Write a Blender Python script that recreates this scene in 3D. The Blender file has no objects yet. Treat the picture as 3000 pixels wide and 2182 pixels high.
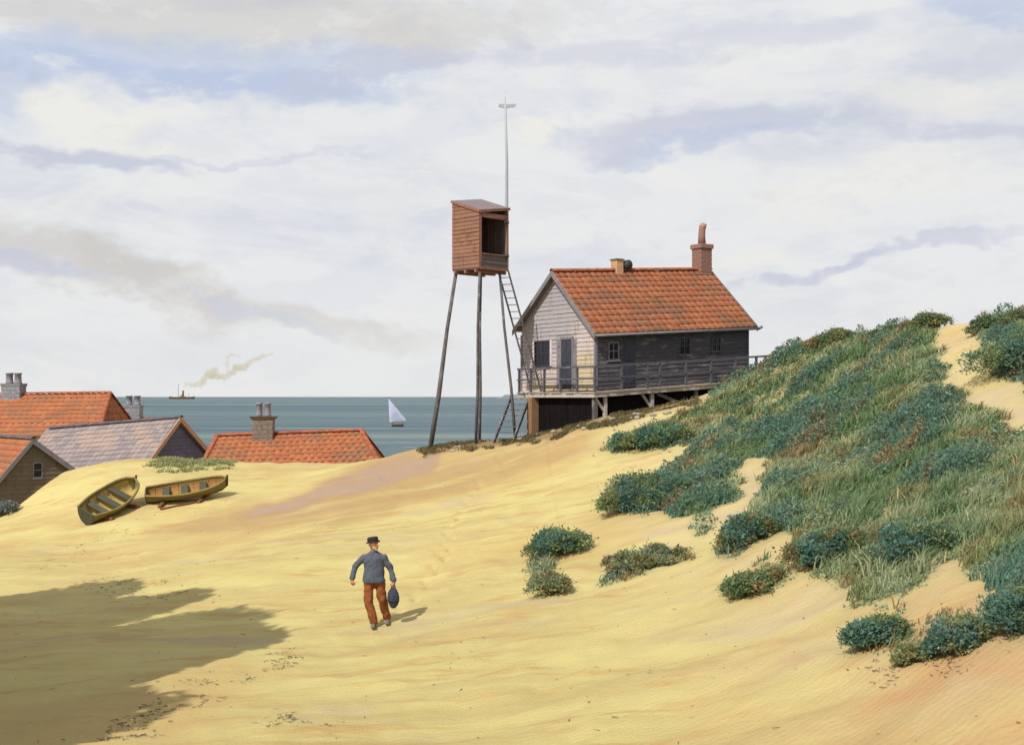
import bpy, bmesh, math, random
import numpy as np
from mathutils import Vector, Matrix

random.seed(7)
rng = np.random.default_rng(7)
R = math.radians
scene = bpy.context.scene
col = scene.collection

# ------------------------------------------------------------------ camera
F = 3600.0            # focal length in photograph pixels (3000 wide)
HOR = 1162.0          # row of the sea horizon
CZ = 8.0              # eye height above the sea
cam_d = bpy.data.cameras.new('camera')
cam = bpy.data.objects.new('camera', cam_d)
col.objects.link(cam)
cam.location = (0, 0, CZ)
cam.rotation_euler = (R(90), 0, 0)
cam_d.sensor_width = 36
cam_d.lens = 36 * F / 3000
cam_d.shift_y = (HOR - 1091) / 3000
cam_d.clip_start = 0.1
cam_d.clip_end = 90000
scene.camera = cam

# ------------------------------------------------------------------ sun and sky
SUN_AZ = 35.0         # shadows run this far to the right of straight ahead
SUN_EL = 46.0
sd = bpy.data.lights.new('sun', 'SUN')
sd.energy = 4.9
sd.angle = R(0.6)
sd.color = (1.0, 0.95, 0.86)
sun = bpy.data.objects.new('sun', sd)
col.objects.link(sun)
sun.location = (-30, -20, 60)
sdir = Vector((math.sin(R(SUN_AZ)) * math.cos(R(SUN_EL)), math.cos(R(SUN_AZ)) * math.cos(R(SUN_EL)), -math.sin(R(SUN_EL))))
sun.rotation_euler = sdir.to_track_quat('-Z', 'Y').to_euler()

world = bpy.data.worlds.new('World')
scene.world = world
world.use_nodes = True


def build_world():
    nt = world.node_tree
    nt.nodes.clear()
    N = nt.nodes.new
    Lk = nt.links.new
    out = N('ShaderNodeOutputWorld')
    bg = N('ShaderNodeBackground')
    bg.inputs['Strength'].default_value = 0.1
    Lk(bg.outputs[0], out.inputs[0])
    sky = N('ShaderNodeTexSky')
    sky.sky_type = 'NISHITA'
    sky.sun_disc = False
    sky.sun_elevation = R(SUN_EL)
    sky.sun_rotation = R(180 + SUN_AZ)
    tc = N('ShaderNodeTexCoord')
    sep = N('ShaderNodeSeparateXYZ')
    Lk(tc.outputs['Generated'], sep.inputs[0])

    def m(op, a, b=None, c=None, clamp=False):
        n = N('ShaderNodeMath'); n.operation = op; n.use_clamp = clamp
        for i, q in enumerate((a, b, c)):
            if q is None: continue
            if isinstance(q, (int, float)): n.inputs[i].default_value = q
            else: Lk(q, n.inputs[i])
        return n.outputs[0]

    def mixc(f, a, b):
        n = N('ShaderNodeMix'); n.data_type = 'RGBA'
        for s, q in ((0, f), (6, a), (7, b)):
            if isinstance(q, (int, float)): n.inputs[s].default_value = q
            elif isinstance(q, tuple): n.inputs[s].default_value = (*q, 1)
            else: Lk(q, n.inputs[s])
        return n.outputs[2]

    x, y, z = sep.outputs
    # heading and height on the sky, in radians-like units
    hyp = m('SQRT', m('ADD', m('MULTIPLY', x, x), m('MULTIPLY', y, y)))
    sx = m('DIVIDE', x, m('MAXIMUM', hyp, 0.02))
    sz = m('DIVIDE', z, m('MAXIMUM', hyp, 0.02))
    comb = N('ShaderNodeCombineXYZ')
    Lk(sx, comb.inputs[0]); Lk(sz, comb.inputs[1]); Lk(m('MULTIPLY', y, 0.35), comb.inputs[2])

    def noise(scale, detail, rough, sxyz, off, dist=0.0):
        mp = N('ShaderNodeMapping')
        mp.inputs['Scale'].default_value = sxyz
        mp.inputs['Location'].default_value = off
        Lk(comb.outputs[0], mp.inputs[0])
        n = N('ShaderNodeTexNoise')
        n.inputs['Scale'].default_value = scale
        n.inputs['Detail'].default_value = detail
        n.inputs['Roughness'].default_value = rough
        n.inputs['Distortion'].default_value = dist
        Lk(mp.outputs[0], n.inputs['Vector'])
        return n.outputs[0]

    def ramp(f, a, b):
        n = N('ShaderNodeMapRange'); n.interpolation_type = 'SMOOTHSTEP'
        Lk(f, n.inputs[0]); n.inputs[1].default_value = a; n.inputs[2].default_value = b
        return n.outputs[0]

    n_big = noise(3.2, 6, 0.58, (1, 2.6, 1), (3.1, 1.7, 0), 0.5)
    n_mid = noise(7.0, 5, 0.62, (1, 3.0, 1), (0.4, 5.2, 0), 0.7)
    n_mid2 = noise(7.0, 5, 0.62, (1, 3.0, 1), (0.4 + 0.035, 5.2 - 0.06, 0), 0.7)
    n_fine = noise(22.0, 5, 0.65, (1, 1.8, 1), (8.4, 2.2, 0), 0.3)
    n_warp = noise(9.0, 4, 0.6, (1, 1.6, 1), (2.0, 9.0, 3.0))
    n_warp2 = noise(8.0, 4, 0.6, (1, 1.6, 1), (12.0, 4.0, 1.0))

    white = (7.95, 8.1, 8.25)
    cream = (8.6, 8.5, 8.0)
    blue = (4.8, 5.7, 7.6)
    lav = (5.6, 5.9, 7.1)
    warm = (6.1, 5.85, 5.55)
    # soft, mostly white cover with pale blue breaks
    c = mixc(m('MULTIPLY', ramp(n_big, 0.46, 0.70), 0.45), white, lav)
    c = mixc(m('MULTIPLY', ramp(n_mid, 0.56, 0.72), 0.45), c, cream)
    rel = m('SUBTRACT', n_mid, n_mid2)
    c = mixc(m('MULTIPLY', ramp(rel, 0.015, 0.10), 0.30), c, (8.5, 8.5, 8.3))
    c = mixc(m('MULTIPLY', ramp(rel, -0.02, -0.10), 0.14), c, (5.7, 6.1, 7.2))
    # named cloud banks: heading, height, half widths, tilt (deg), colour, amount
    wx = m('ADD', sx, m('MULTIPLY', m('SUBTRACT', n_warp, 0.5), 0.11))
    wz = m('ADD', sz, m('MULTIPLY', m('SUBTRACT', n_warp2, 0.5), 0.085))
    banks = [
        (550, 40, 1000, 130, -3, warm, 0.55), (1350, 70, 420, 120, 12, warm, 0.4),
        (520, 200, 820, 120, -2, blue, 0.62), (560, 235, 620, 55, -3, blue, 0.7), (1150, 215, 420, 50, 14, lav, 0.65), (100, 300, 260, 110, -8, blue, 0.55),
        (240, 345, 180, 80, 14, cream, 0.95), (520, 300, 300, 30, 6, cream, 0.5), (350, 425, 220, 34, 4, cream, 0.7),
        (160, 448, 380, 36, -3, lav, 0.85), (760, 462, 380, 14, 0, lav, 0.4),
        (150, 740, 420, 85, -12, warm, 0.65), (480, 830, 300, 75, -24, warm, 0.75), (900, 935, 480, 52, -8, warm, 0.65),
        (60, 775, 260, 34, -6, lav, 0.7), (740, 915, 300, 26, -18, lav, 0.6),
        (2050, 390, 520, 66, 3, lav, 0.75), (2050, 425, 360, 26, 4, blue, 0.4), (2800, 385, 380, 40, 2, lav, 0.55), (1750, 180, 500, 50, 0, lav, 0.45), (2300, 90, 500, 60, 2, lav, 0.4),
        (2720, 290, 300, 70, 2, cream, 0.75), (1580, 385, 110, 26, 8, cream, 0.85),
        (2960, 30, 220, 90, -20, blue, 0.65), (2350, 800, 260, 28, 18, lav, 0.8), (2680, 705, 300, 18, 12, lav, 0.6),
        (2500, 560, 420, 90, 12, cream, 0.55), (2200, 770, 140, 40, 20, cream, 0.6),
    ]
    wv = N('ShaderNodeCombineXYZ'); Lk(wx, wv.inputs[0]); Lk(wz, wv.inputs[1])
    rag = m('MULTIPLY', m('SUBTRACT', n_fine, 0.5), 0.9)
    for (u, v, du, dv, tilt, colr, amt) in banks:
        cx = (u - 1500) / F; cz = (HOR - v) / F
        q = 1 / math.sqrt(1 + cx * cx)
        mp = N('ShaderNodeMapping'); mp.vector_type = 'TEXTURE'
        mp.inputs['Location'].default_value = (cx * q, cz * q, 0)
        mp.inputs['Rotation'].default_value = (0, 0, R(tilt))
        mp.inputs['Scale'].default_value = (du / F, dv / F, 1)
        Lk(wv.outputs[0], mp.inputs[0])
        ln = N('ShaderNodeVectorMath'); ln.operation = 'LENGTH'; Lk(mp.outputs[0], ln.inputs[0])
        n = N('ShaderNodeMapRange'); n.interpolation_type = 'SMOOTHSTEP'
        Lk(m('ADD', ln.outputs['Value'], rag), n.inputs[0])
        n.inputs[1].default_value = 1.15; n.inputs[2].default_value = 0.4; n.inputs[3].default_value = 0.0; n.inputs[4].default_value = amt
        c = mixc(n.outputs[0], c, colr)
    c = mixc(m('MULTIPLY', ramp(n_fine, 0.53, 0.66), 0.30), c, (8.3, 8.35, 8.35))
    c = mixc(m('MULTIPLY', ramp(n_fine, 0.47, 0.34), 0.16), c, lav)
    low = ramp(sz, 0.12, 0.0)
    c = mixc(m('MULTIPLY', low, 0.55), c, (8.0, 8.05, 8.0))
    # thin places let the blue sky through
    thin = m('MULTIPLY', ramp(n_big, 0.52, 0.75), 0.10)
    c = mixc(thin, c, sky.outputs[0])
    Lk(c, bg.inputs[0])


build_world()
scene.view_settings.view_transform = 'Standard'
scene.view_settings.look = 'None'
scene.view_settings.exposure = 0.0
scene.view_settings.gamma = 1.0
scene.view_settings.use_curve_mapping = False
scene.cycles.max_bounces = 4
scene.cycles.diffuse_bounces = 3
scene.cycles.volume_bounces = 1
scene.cycles.transparent_max_bounces = 6


# ------------------------------------------------------------------ helpers
def PX(u, v, Y):
    return Vector(((u - 1500) / F * Y, Y, CZ + (HOR - v) / F * Y))


def tag(o, label=None, cat=None, group=None, kind=None):
    if label: o['label'] = label
    if cat: o['category'] = cat
    if group: o['group'] = group
    if kind: o['kind'] = kind
    return o


def empty(name, loc, rz=0.0):
    o = bpy.data.objects.new(name, None)
    o.empty_display_size = 0.3
    col.objects.link(o)
    o.location = loc
    o.rotation_euler = (0, 0, rz)
    return o


class MB:
    def __init__(s, f=None):
        s.v = []; s.f = []; s.fn = f

    def add(s, vs, fs):
        o = len(s.v)
        s.v += [Vector(p) for p in vs]
        s.f += [tuple(i + o for i in q) for q in fs]

    def hexa(s, p):
        s.add(p, [(0, 3, 2, 1), (4, 5, 6, 7), (0, 1, 5, 4), (1, 2, 6, 5), (2, 3, 7, 6), (3, 0, 4, 7)])

    def box(s, x0, x1, y0, y1, z0, z1):
        s.hexa([(x0, y0, z0), (x1, y0, z0), (x1, y1, z0), (x0, y1, z0), (x0, y0, z1), (x1, y0, z1), (x1, y1, z1), (x0, y1, z1)])

    def bar(s, a, b, w, h, up=(0, 0, 1), w2=None, h2=None):
        a = Vector(a); b = Vector(b); d = (b - a).normalized()
        up = Vector(up)
        if abs(d.dot(up)) > 0.97: up = Vector((0, 1, 0))
        sd_ = d.cross(up).normalized(); u2 = sd_.cross(d)
        w2 = w if w2 is None else w2; h2 = h if h2 is None else h2
        p = []
        for c, ww, hh in ((a, w, h), (b, w2, h2)):
            for q, r in ((-1, -1), (1, -1), (1, 1), (-1, 1)):
                p.append(c + sd_ * q * ww / 2 + u2 * r * hh / 2)
        s.hexa(p)

    def tube(s, pts, rad, n=8, cap=True):
        pts = [Vector(p) for p in pts]
        if isinstance(rad, (int, float)): rad = [rad] * len(pts)
        o = len(s.v)
        ref = None
        for i, p in enumerate(pts):
            d = (pts[min(i + 1, len(pts) - 1)] - pts[max(i - 1, 0)]).normalized()
            if ref is None:
                ref = Vector((0, 0, 1)) if abs(d.z) < 0.9 else Vector((1, 0, 0))
            a = d.cross(ref).normalized(); b = d.cross(a).normalized()
            ref = b.cross(d) if False else ref
            for k in range(n):
                t = 2 * math.pi * k / n
                s.v.append(p + a * math.cos(t) * rad[i] + b * math.sin(t) * rad[i])
        for i in range(len(pts) - 1):
            for k in range(n):
                k2 = (k + 1) % n
                s.f.append((o + i * n + k, o + i * n + k2, o + (i + 1) * n + k2, o + (i + 1) * n + k))
        if cap:
            s.f.append(tuple(o + k for k in reversed(range(n))))
            e = o + (len(pts) - 1) * n
            s.f.append(tuple(e + k for k in range(n)))

    def lathe(s, prof, cx=0, cy=0, n=14):
        o = len(s.v)
        for (r, z) in prof:
            for k in range(n):
                t = 2 * math.pi * k / n
                s.v.append(Vector((cx + r * math.cos(t), cy + r * math.sin(t), z)))
        for i in range(len(prof) - 1):
            for k in range(n):
                k2 = (k + 1) % n
                s.f.append((o + i * n + k, o + i * n + k2, o + (i + 1) * n + k2, o + (i + 1) * n + k))
        s.f.append(tuple(o + k for k in reversed(range(n))))
        e = o + (len(prof) - 1) * n
        s.f.append(tuple(e + k for k in range(n)))

    def ellipsoid(s, c, r, nu=12, nv=8, jit=0.0, rnd=None):
        o = len(s.v); c = Vector(c)
        s.v.append(c + Vector((0, 0, -r[2])))
        for i in range(1, nv):
            ph = -math.pi / 2 + math.pi * i / nv
            for k in range(nu):
                t = 2 * math.pi * k / nu
                j = 1 + (rnd.uniform(-jit, jit) if rnd else 0)
                s.v.append(c + Vector((r[0] * math.cos(ph) * math.cos(t) * j, r[1] * math.cos(ph) * math.sin(t) * j, r[2] * math.sin(ph) * j)))
        s.v.append(c + Vector((0, 0, r[2])))
        top = len(s.v) - 1
        for k in range(nu):
            k2 = (k + 1) % nu
            s.f.append((o, o + 1 + k2, o + 1 + k))
            for i in range(nv - 2):
                a = o + 1 + i * nu
                s.f.append((a + k, a + k2, a + nu + k2, a + nu + k))
            s.f.append((top - nu + k, top - nu + k2, top))

    def capsule(s, a, b, ra, rb, n=12):
        a = Vector(a); b = Vector(b); d = b - a; l = d.length
        d = d / max(l, 1e-6)
        pts = []; rad = []
        for q in (-0.98, -0.8, -0.5, -0.2): pts.append(a + d * q * ra); rad.append(ra * math.sqrt(1 - q * q))
        pts.append(a); rad.append(ra)
        pts.append(b); rad.append(rb)
        for q in (0.2, 0.5, 0.8, 0.98): pts.append(b + d * q * rb); rad.append(rb * math.sqrt(1 - q * q))
        s.tube(pts, rad, n)

    def mesh(s, name, smooth=False):
        me = bpy.data.meshes.new(name)
        vs = [s.fn(p) for p in s.v] if s.fn else s.v
        me.from_pydata([tuple(p) for p in vs], [], s.f)
        bm = bmesh.new(); bm.from_mesh(me)
        bmesh.ops.recalc_face_normals(bm, faces=bm.faces)
        bm.to_mesh(me); bm.free()
        if smooth:
            me.polygons.foreach_set('use_smooth', [True] * len(me.polygons))
        return me

    def build(s, name, mat, parent=None, smooth=False, bevel=0.0):
        me = s.mesh(name, smooth)
        me.materials.append(mat)
        o = bpy.data.objects.new(name, me)
        col.objects.link(o)
        if parent: o.parent = parent
        if bevel:
            b = o.modifiers.new('bevel', 'BEVEL'); b.width = bevel; b.segments = 2; b.limit_method = 'ANGLE'
        return o


def inst(name, me, parent, mat4):
    o = bpy.data.objects.new(name, me)
    col.objects.link(o)
    o.parent = parent
    o.matrix_local = mat4
    return o


def basis(o, ex, ey, ez):
    ex = Vector(ex).normalized(); ey = Vector(ey); ey = (ey - ex * ey.dot(ex)).normalized(); ez = ex.cross(ey)
    M = Matrix.Identity(4)
    for i in range(3):
        M[i][0] = ex[i]; M[i][1] = ey[i]; M[i][2] = ez[i]; M[i][3] = o[i]
    return M


def array_mesh(name, verts, faces, mat, cols=None, smooth=False):
    me = bpy.data.meshes.new(name)
    nv, nf, k = len(verts), len(faces), faces.shape[1]
    me.vertices.add(nv); me.vertices.foreach_set('co', verts.astype(np.float32).ravel())
    me.loops.add(nf * k); me.loops.foreach_set('vertex_index', faces.astype(np.int32).ravel())
    me.polygons.add(nf); me.polygons.foreach_set('loop_start', np.arange(0, nf * k, k, dtype=np.int32))
    me.update(calc_edges=True)
    if cols is not None:
        at = me.color_attributes.new('Col', 'FLOAT_COLOR', 'POINT')
        c4 = np.ones((nv, 4), np.float32); c4[:, :3] = cols
        at.data.foreach_set('color', c4.ravel())
    if smooth: me.polygons.foreach_set('use_smooth', np.ones(nf, bool))
    me.materials.append(mat)
    return me


# ------------------------------------------------------------------ numpy noise
_tab = np.random.default_rng(3).random((256, 256))


def vnoise(x, y):
    x = np.asarray(x, float); y = np.asarray(y, float)
    xi = np.floor(x).astype(int); yi = np.floor(y).astype(int)
    fx = x - xi; fy = y - yi
    fx = fx * fx * (3 - 2 * fx); fy = fy * fy * (3 - 2 * fy)
    g = lambda a, b: _tab[a & 255, b & 255]
    return (g(xi, yi) * (1 - fx) + g(xi + 1, yi) * fx) * (1 - fy) + (g(xi, yi + 1) * (1 - fx) + g(xi + 1, yi + 1) * fx) * fy


def fbm(x, y, o=4):
    s = 0; a = 0.5; t = 0
    for i in range(o):
        s = s + a * vnoise(x * 2 ** i + 17 * i, y * 2 ** i + 31 * i); t += a; a *= 0.5
    return s / t


def smooth01(x, a, b):
    t = np.clip((x - a) / (b - a), 0, 1)
    return t * t * (3 - 2 * t)


# ------------------------------------------------------------------ materials
class Mat:
    def __init__(s, name, rough=0.8, spec=0.3):
        s.m = bpy.data.materials.new(name)
        s.m.use_nodes = True
        s.nt = s.m.node_tree
        s.b = s.nt.nodes['Principled BSDF']
        s.b.inputs['Roughness'].default_value = rough
        s.b.inputs['Specular IOR Level'].default_value = spec
        s._tc = None

    def N(s, t, **kw):
        n = s.nt.nodes.new(t)
        for k, v in kw.items(): setattr(n, k, v)
        return n

    def L(s, a, b): s.nt.links.new(a, b)

    def tc(s, kind='Object'):
        if s._tc is None: s._tc = s.N('ShaderNodeTexCoord')
        return s._tc.outputs[kind]

    def noise(s, scale, detail=4, rough=0.55, stretch=(1, 1, 1), rot=(0, 0, 0), dist=0.0, coord='Object', rand=False):
        mp = s.N('ShaderNodeMapping')
        mp.inputs['Scale'].default_value = stretch; mp.inputs['Rotation'].default_value = rot
        src = s.tc(coord)
        if rand:
            oi = s.N('ShaderNodeObjectInfo')
            ad = s.N('ShaderNodeVectorMath', operation='ADD')
            mul = s.N('ShaderNodeMath', operation='MULTIPLY'); mul.inputs[1].default_value = 37.0
            s.L(oi.outputs['Random'], mul.inputs[0]); s.L(src, ad.inputs[0]); s.L(mul.outputs[0], ad.inputs[1])
            src = ad.outputs[0]
        s.L(src, mp.inputs[0])
        n = s.N('ShaderNodeTexNoise')
        n.inputs['Scale'].default_value = scale; n.inputs['Detail'].default_value = detail
        n.inputs['Roughness'].default_value = rough; n.inputs['Distortion'].default_value = dist
        s.L(mp.outputs[0], n.inputs['Vector'])
        return n.outputs[0]

    def random(s):
        return s.N('ShaderNodeObjectInfo').outputs['Random']

    def attr(s, name):
        a = s.N('ShaderNodeAttribute'); a.attribute_name = name
        return a

    def rng(s, f, a, b, c=0.0, d=1.0):
        n = s.N('ShaderNodeMapRange'); n.interpolation_type = 'SMOOTHSTEP'
        s.L(f, n.inputs[0])
        for i, q in enumerate((a, b, c, d)): n.inputs[i + 1].default_value = q
        return n.outputs[0]

    def math(s, op, a, b):
        n = s.N('ShaderNodeMath', operation=op)
        for i, q in enumerate((a, b)):
            if isinstance(q, (int, float)): n.inputs[i].default_value = q
            else: s.L(q, n.inputs[i])
        return n.outputs[0]

    def mix(s, f, a, b, mode='MIX'):
        n = s.N('ShaderNodeMix'); n.data_type = 'RGBA'; n.blend_type = mode
        for k, q in ((0, f), (6, a), (7, b)):
            if isinstance(q, (int, float)): n.inputs[k].default_value = q
            elif isinstance(q, tuple): n.inputs[k].default_value = (*q, 1)
            else: s.L(q, n.inputs[k])
        return n.outputs[2]

    def color(s, c):
        if isinstance(c, tuple): s.b.inputs['Base Color'].default_value = (*c, 1)
        else: s.L(c, s.b.inputs['Base Color'])
        return s

    def bump(s, h, strength=0.3, dist=0.02):
        n = s.N('ShaderNodeBump'); n.inputs['Strength'].default_value = strength; n.inputs['Distance'].default_value = dist
        s.L(h, n.inputs['Height']); s.L(n.outputs[0], s.b.inputs['Normal'])
        return s


def wood(name, c1, c2, c3, grain=(1, 14, 14), scale=3.0, rough=0.85, wear=0.35, bump=0.4):
    m = Mat(name, rough, 0.25 if max(c1) > 0.02 else 0.03)
    n1 = m.noise(scale, 6, 0.65, grain, rand=True)
    n2 = m.noise(1.3, 4, 0.6, (1, 2, 2), rand=True)
    c = m.mix(m.rng(n1, 0.35, 0.65), c1, c2)
    c = m.mix(m.math('MULTIPLY', m.rng(n2, 0.5, 0.7), wear), c, c3)
    r = m.random()
    c = m.mix(m.rng(r, 0, 1, 0.0, 0.45), c, c2)
    st = m.noise(2.2, 5, 0.65, (2.5, 2.5, 0.5))
    c = m.mix(m.rng(st, 0.54, 0.70, 0, 0.45), c, tuple(q * 0.45 for q in c2))
    m.color(c).bump(n1, bump, 0.012)
    return m.m


def tile_mat(name, c1, c2, c3, c4):
    m = Mat(name, 0.75, 0.3)
    r = m.random()
    c = m.mix(m.rng(r, 0.1, 0.9), c1, c2)
    n = m.noise(5.0, 5, 0.6, rand=True)
    c = m.mix(m.rng(n, 0.52, 0.72, 0, 0.75), c, c3)
    oi = m.N('ShaderNodeObjectInfo')
    big = m.N('ShaderNodeTexNoise'); big.inputs['Scale'].default_value = 0.9; big.inputs['Detail'].default_value = 4
    mp = m.N('ShaderNodeMapping'); mp.inputs['Scale'].default_value = (0.8, 0.8, 1.8)
    m.L(oi.outputs['Location'], mp.inputs[0]); m.L(mp.outputs[0], big.inputs['Vector'])
    c = m.mix(m.rng(big.outputs[0], 0.47, 0.64, 0, 0.8), c, c4)
    li = m.noise(9.0, 4, 0.6, rand=True)
    c = m.mix(m.rng(li, 0.62, 0.72, 0, 0.55), c, (0.30, 0.25, 0.15))
    m.color(c).bump(m.noise(30, 3), 0.35, 0.006)
    return m.m


M = {}
M['tile_red'] = tile_mat('red clay tile', (0.34, 0.118, 0.048), (0.29, 0.095, 0.042), (0.20, 0.078, 0.044), (0.18, 0.09, 0.05))
M['tile_orange'] = tile_mat('orange clay tile', (0.35, 0.122, 0.047), (0.30, 0.098, 0.042), (0.19, 0.07, 0.04), (0.21, 0.10, 0.055))
M['slate'] = tile_mat('grey slate', (0.19, 0.16, 0.165), (0.25, 0.205, 0.20), (0.13, 0.12, 0.14), (0.30, 0.22, 0.18))
M['tar'] = wood('tarred boards', (0.042, 0.042, 0.056), (0.075, 0.069, 0.078), (0.19, 0.17, 0.16), wear=0.9)
M['void_shade'] = wood('black void shade boards', (0.006, 0.005, 0.006), (0.011, 0.009, 0.010), (0.018, 0.014, 0.011), (14, 14, 1))  # near-black colour carries the deep shade under the deck
M['cream'] = wood('cream painted boards', (0.62, 0.49, 0.27), (0.54, 0.42, 0.24), (0.46, 0.38, 0.31), wear=0.5)
M['greyb'] = wood('weathered grey boards', (0.40, 0.37, 0.39), (0.32, 0.30, 0.325), (0.50, 0.43, 0.40), wear=0.5)
M['trim'] = wood('grey trim', (0.20, 0.19, 0.21), (0.14, 0.135, 0.15), (0.33, 0.29, 0.28))


def gable_material():
    m = Mat('peeling cream and lilac boards', 0.85, 0.25)
    n1 = m.noise(3.0, 6, 0.65, (14, 1, 14), rand=True)
    n2 = m.noise(0.9, 5, 0.65, (1, 0.7, 2.2), dist=0.4)
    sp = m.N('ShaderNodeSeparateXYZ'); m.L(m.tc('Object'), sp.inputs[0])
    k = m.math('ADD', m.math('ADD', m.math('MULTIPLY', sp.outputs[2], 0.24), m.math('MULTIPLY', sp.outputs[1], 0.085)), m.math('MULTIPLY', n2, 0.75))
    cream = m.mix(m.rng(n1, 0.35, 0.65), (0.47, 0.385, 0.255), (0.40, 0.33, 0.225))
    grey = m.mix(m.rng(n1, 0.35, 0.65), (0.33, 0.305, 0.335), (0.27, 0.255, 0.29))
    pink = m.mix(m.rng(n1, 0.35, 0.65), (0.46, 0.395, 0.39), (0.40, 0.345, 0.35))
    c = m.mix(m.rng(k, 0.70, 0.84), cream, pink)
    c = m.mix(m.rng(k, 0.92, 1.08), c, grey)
    r = m.random()
    c = m.mix(m.rng(r, 0, 1, 0.0, 0.22), c, (0.36, 0.32, 0.30))
    st = m.noise(2.4, 6, 0.7, (2.5, 2.5, 0.45))
    c = m.mix(m.rng(st, 0.52, 0.66, 0, 0.6), c, (0.19, 0.165, 0.15))
    pe = m.noise(14, 4, 0.7, (1, 1, 1))
    c = m.mix(m.rng(pe, 0.60, 0.66, 0, 0.6), c, (0.24, 0.20, 0.17))
    m.color(c).bump(n1, 0.4, 0.01)
    return m.m


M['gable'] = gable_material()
M['palewood'] = wood('bleached timber', (0.42, 0.38, 0.345), (0.31, 0.275, 0.25), (0.50, 0.46, 0.42), (8, 8, 8))
M['rail'] = wood('blue black rail paint', (0.055, 0.06, 0.085), (0.09, 0.085, 0.10), (0.22, 0.20, 0.21), (6, 6, 6))
M['brownpost'] = wood('brown timber', (0.30, 0.17, 0.085), (0.21, 0.115, 0.06), (0.36, 0.23, 0.12), (14, 14, 1))
M['leg'] = wood('tarred pole', (0.05, 0.047, 0.05), (0.13, 0.12, 0.125), (0.24, 0.23, 0.235), (10, 10, 1), wear=0.7)
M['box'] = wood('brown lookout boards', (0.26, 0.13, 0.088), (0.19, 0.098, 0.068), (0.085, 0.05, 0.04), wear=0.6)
M['box_shaded'] = wood('shaded brown lookout boards', (0.13, 0.095, 0.088), (0.095, 0.072, 0.07), (0.17, 0.12, 0.10), wear=0.5)  # lookout brown darkened and greyed: shade of right face and inside in the colour
M['boxroof'] = wood('grey lookout roof boards', (0.20, 0.16, 0.16), (0.15, 0.125, 0.13), (0.27, 0.21, 0.19))
M['mast'] = wood('pale grey mast paint', (0.36, 0.37, 0.41), (0.30, 0.31, 0.35), (0.45, 0.45, 0.47), (10, 10, 1))
M['planks'] = wood('deck planks', (0.33, 0.28, 0.24), (0.24, 0.2, 0.17), (0.44, 0.39, 0.34))
M['gable_brown'] = wood('brown gable boards', (0.15, 0.115, 0.085), (0.11, 0.085, 0.065), (0.20, 0.16, 0.12))
M['gable_blue'] = wood('slate blue gable boards', (0.13, 0.12, 0.16), (0.095, 0.09, 0.12), (0.22, 0.20, 0.24))
M['boat'] = wood('olive boat paint', (0.23, 0.175, 0.055), (0.165, 0.13, 0.048), (0.10, 0.085, 0.045), (8, 8, 8), wear=0.7)
M['boatin'] = wood('ochre boat lining', (0.44, 0.325, 0.10), (0.35, 0.25, 0.08), (0.22, 0.16, 0.065), (8, 8, 8))
M['boatorange'] = wood('orange boat lining', (0.36, 0.19, 0.055), (0.27, 0.14, 0.045), (0.17, 0.11, 0.055), (8, 8, 8))
M['boatdark'] = wood('dark boat timber', (0.075, 0.075, 0.05), (0.05, 0.05, 0.038), (0.12, 0.105, 0.065), (8, 8, 8))
M['rust'] = wood('red brown timber', (0.22, 0.085, 0.04), (0.15, 0.06, 0.03), (0.30, 0.13, 0.06), (8, 8, 8))


def plain(name, c, rough=0.8, var=0.25, scale=8, spec=0.3, c2=None):
    m = Mat(name, rough, spec)
    n = m.noise(scale, 5, 0.6)
    d = c2 or tuple(q * (1 - var) for q in c)
    m.color(m.mix(m.rng(n, 0.35, 0.65), c, d)).bump(n, 0.15, 0.01)
    return m.m


M['glass'] = plain('dark window glass', (0.012, 0.013, 0.02), 0.2, 0.3, 2, 0.25)
M['doorp'] = plain('blue black door paint', (0.04, 0.042, 0.062), 0.6, 0.3, 5)
M['lilac'] = plain('lilac white paint', (0.58, 0.51, 0.53), 0.7, 0.25, 5)
M['plaster'] = plain('grey plaster', (0.42, 0.39, 0.35), 0.9, 0.2, 4)
M['white_plaster'] = plain('pale plaster', (0.60, 0.55, 0.50), 0.9, 0.2, 4)
M['brick'] = plain('red brown brick', (0.26, 0.12, 0.085), 0.9, 0.35, 7, c2=(0.20, 0.135, 0.11))
M['brick_brown'] = plain('brown brick', (0.21, 0.165, 0.14), 0.9, 0.35, 7)
M['brick_grey'] = plain('grey blue brick', (0.25, 0.25, 0.29), 0.9, 0.35, 7)
M['pot'] = plain('buff clay pot', (0.50, 0.30, 0.17), 0.8, 0.25, 9)
M['pot_grey'] = plain('grey clay pot', (0.24, 0.22, 0.25), 0.8, 0.3, 9)
M['soot'] = plain('sooty metal', (0.05, 0.045, 0.045), 0.6, 0.3, 9)
M['ridge_red'] = plain('red ridge tile', (0.34, 0.10, 0.045), 0.8, 0.4, 4)
M['ridge_grey'] = plain('dark ridge slate', (0.10, 0.095, 0.11), 0.8, 0.4, 4)
M['skin'] = plain('ruddy skin', (0.42, 0.17, 0.085), 0.6, 0.2, 20)
M['sweater'] = plain('slate blue wool', (0.088, 0.105, 0.14), 0.95, 0.35, 40)
M['trouser'] = plain('rust canvas', (0.26, 0.08, 0.026), 0.9, 0.45, 12)
M['hat'] = plain('black felt', (0.018, 0.018, 0.026), 0.9, 0.3, 30)
M['beard'] = plain('grizzled hair', (0.46, 0.40, 0.32), 0.9, 0.2, 40)
M['boot'] = plain('grey brown leather', (0.16, 0.145, 0.12), 0.7, 0.3, 20)
M['bag'] = plain('navy canvas', (0.04, 0.05, 0.08), 0.9, 0.35, 18)
M['ship'] = plain('dark brown ship paint', (0.11, 0.075, 0.04), 0.7, 0.3, 0.2)
M['funnel'] = plain('brown funnel paint', (0.24, 0.15, 0.06), 0.7, 0.3, 0.2)
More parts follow.
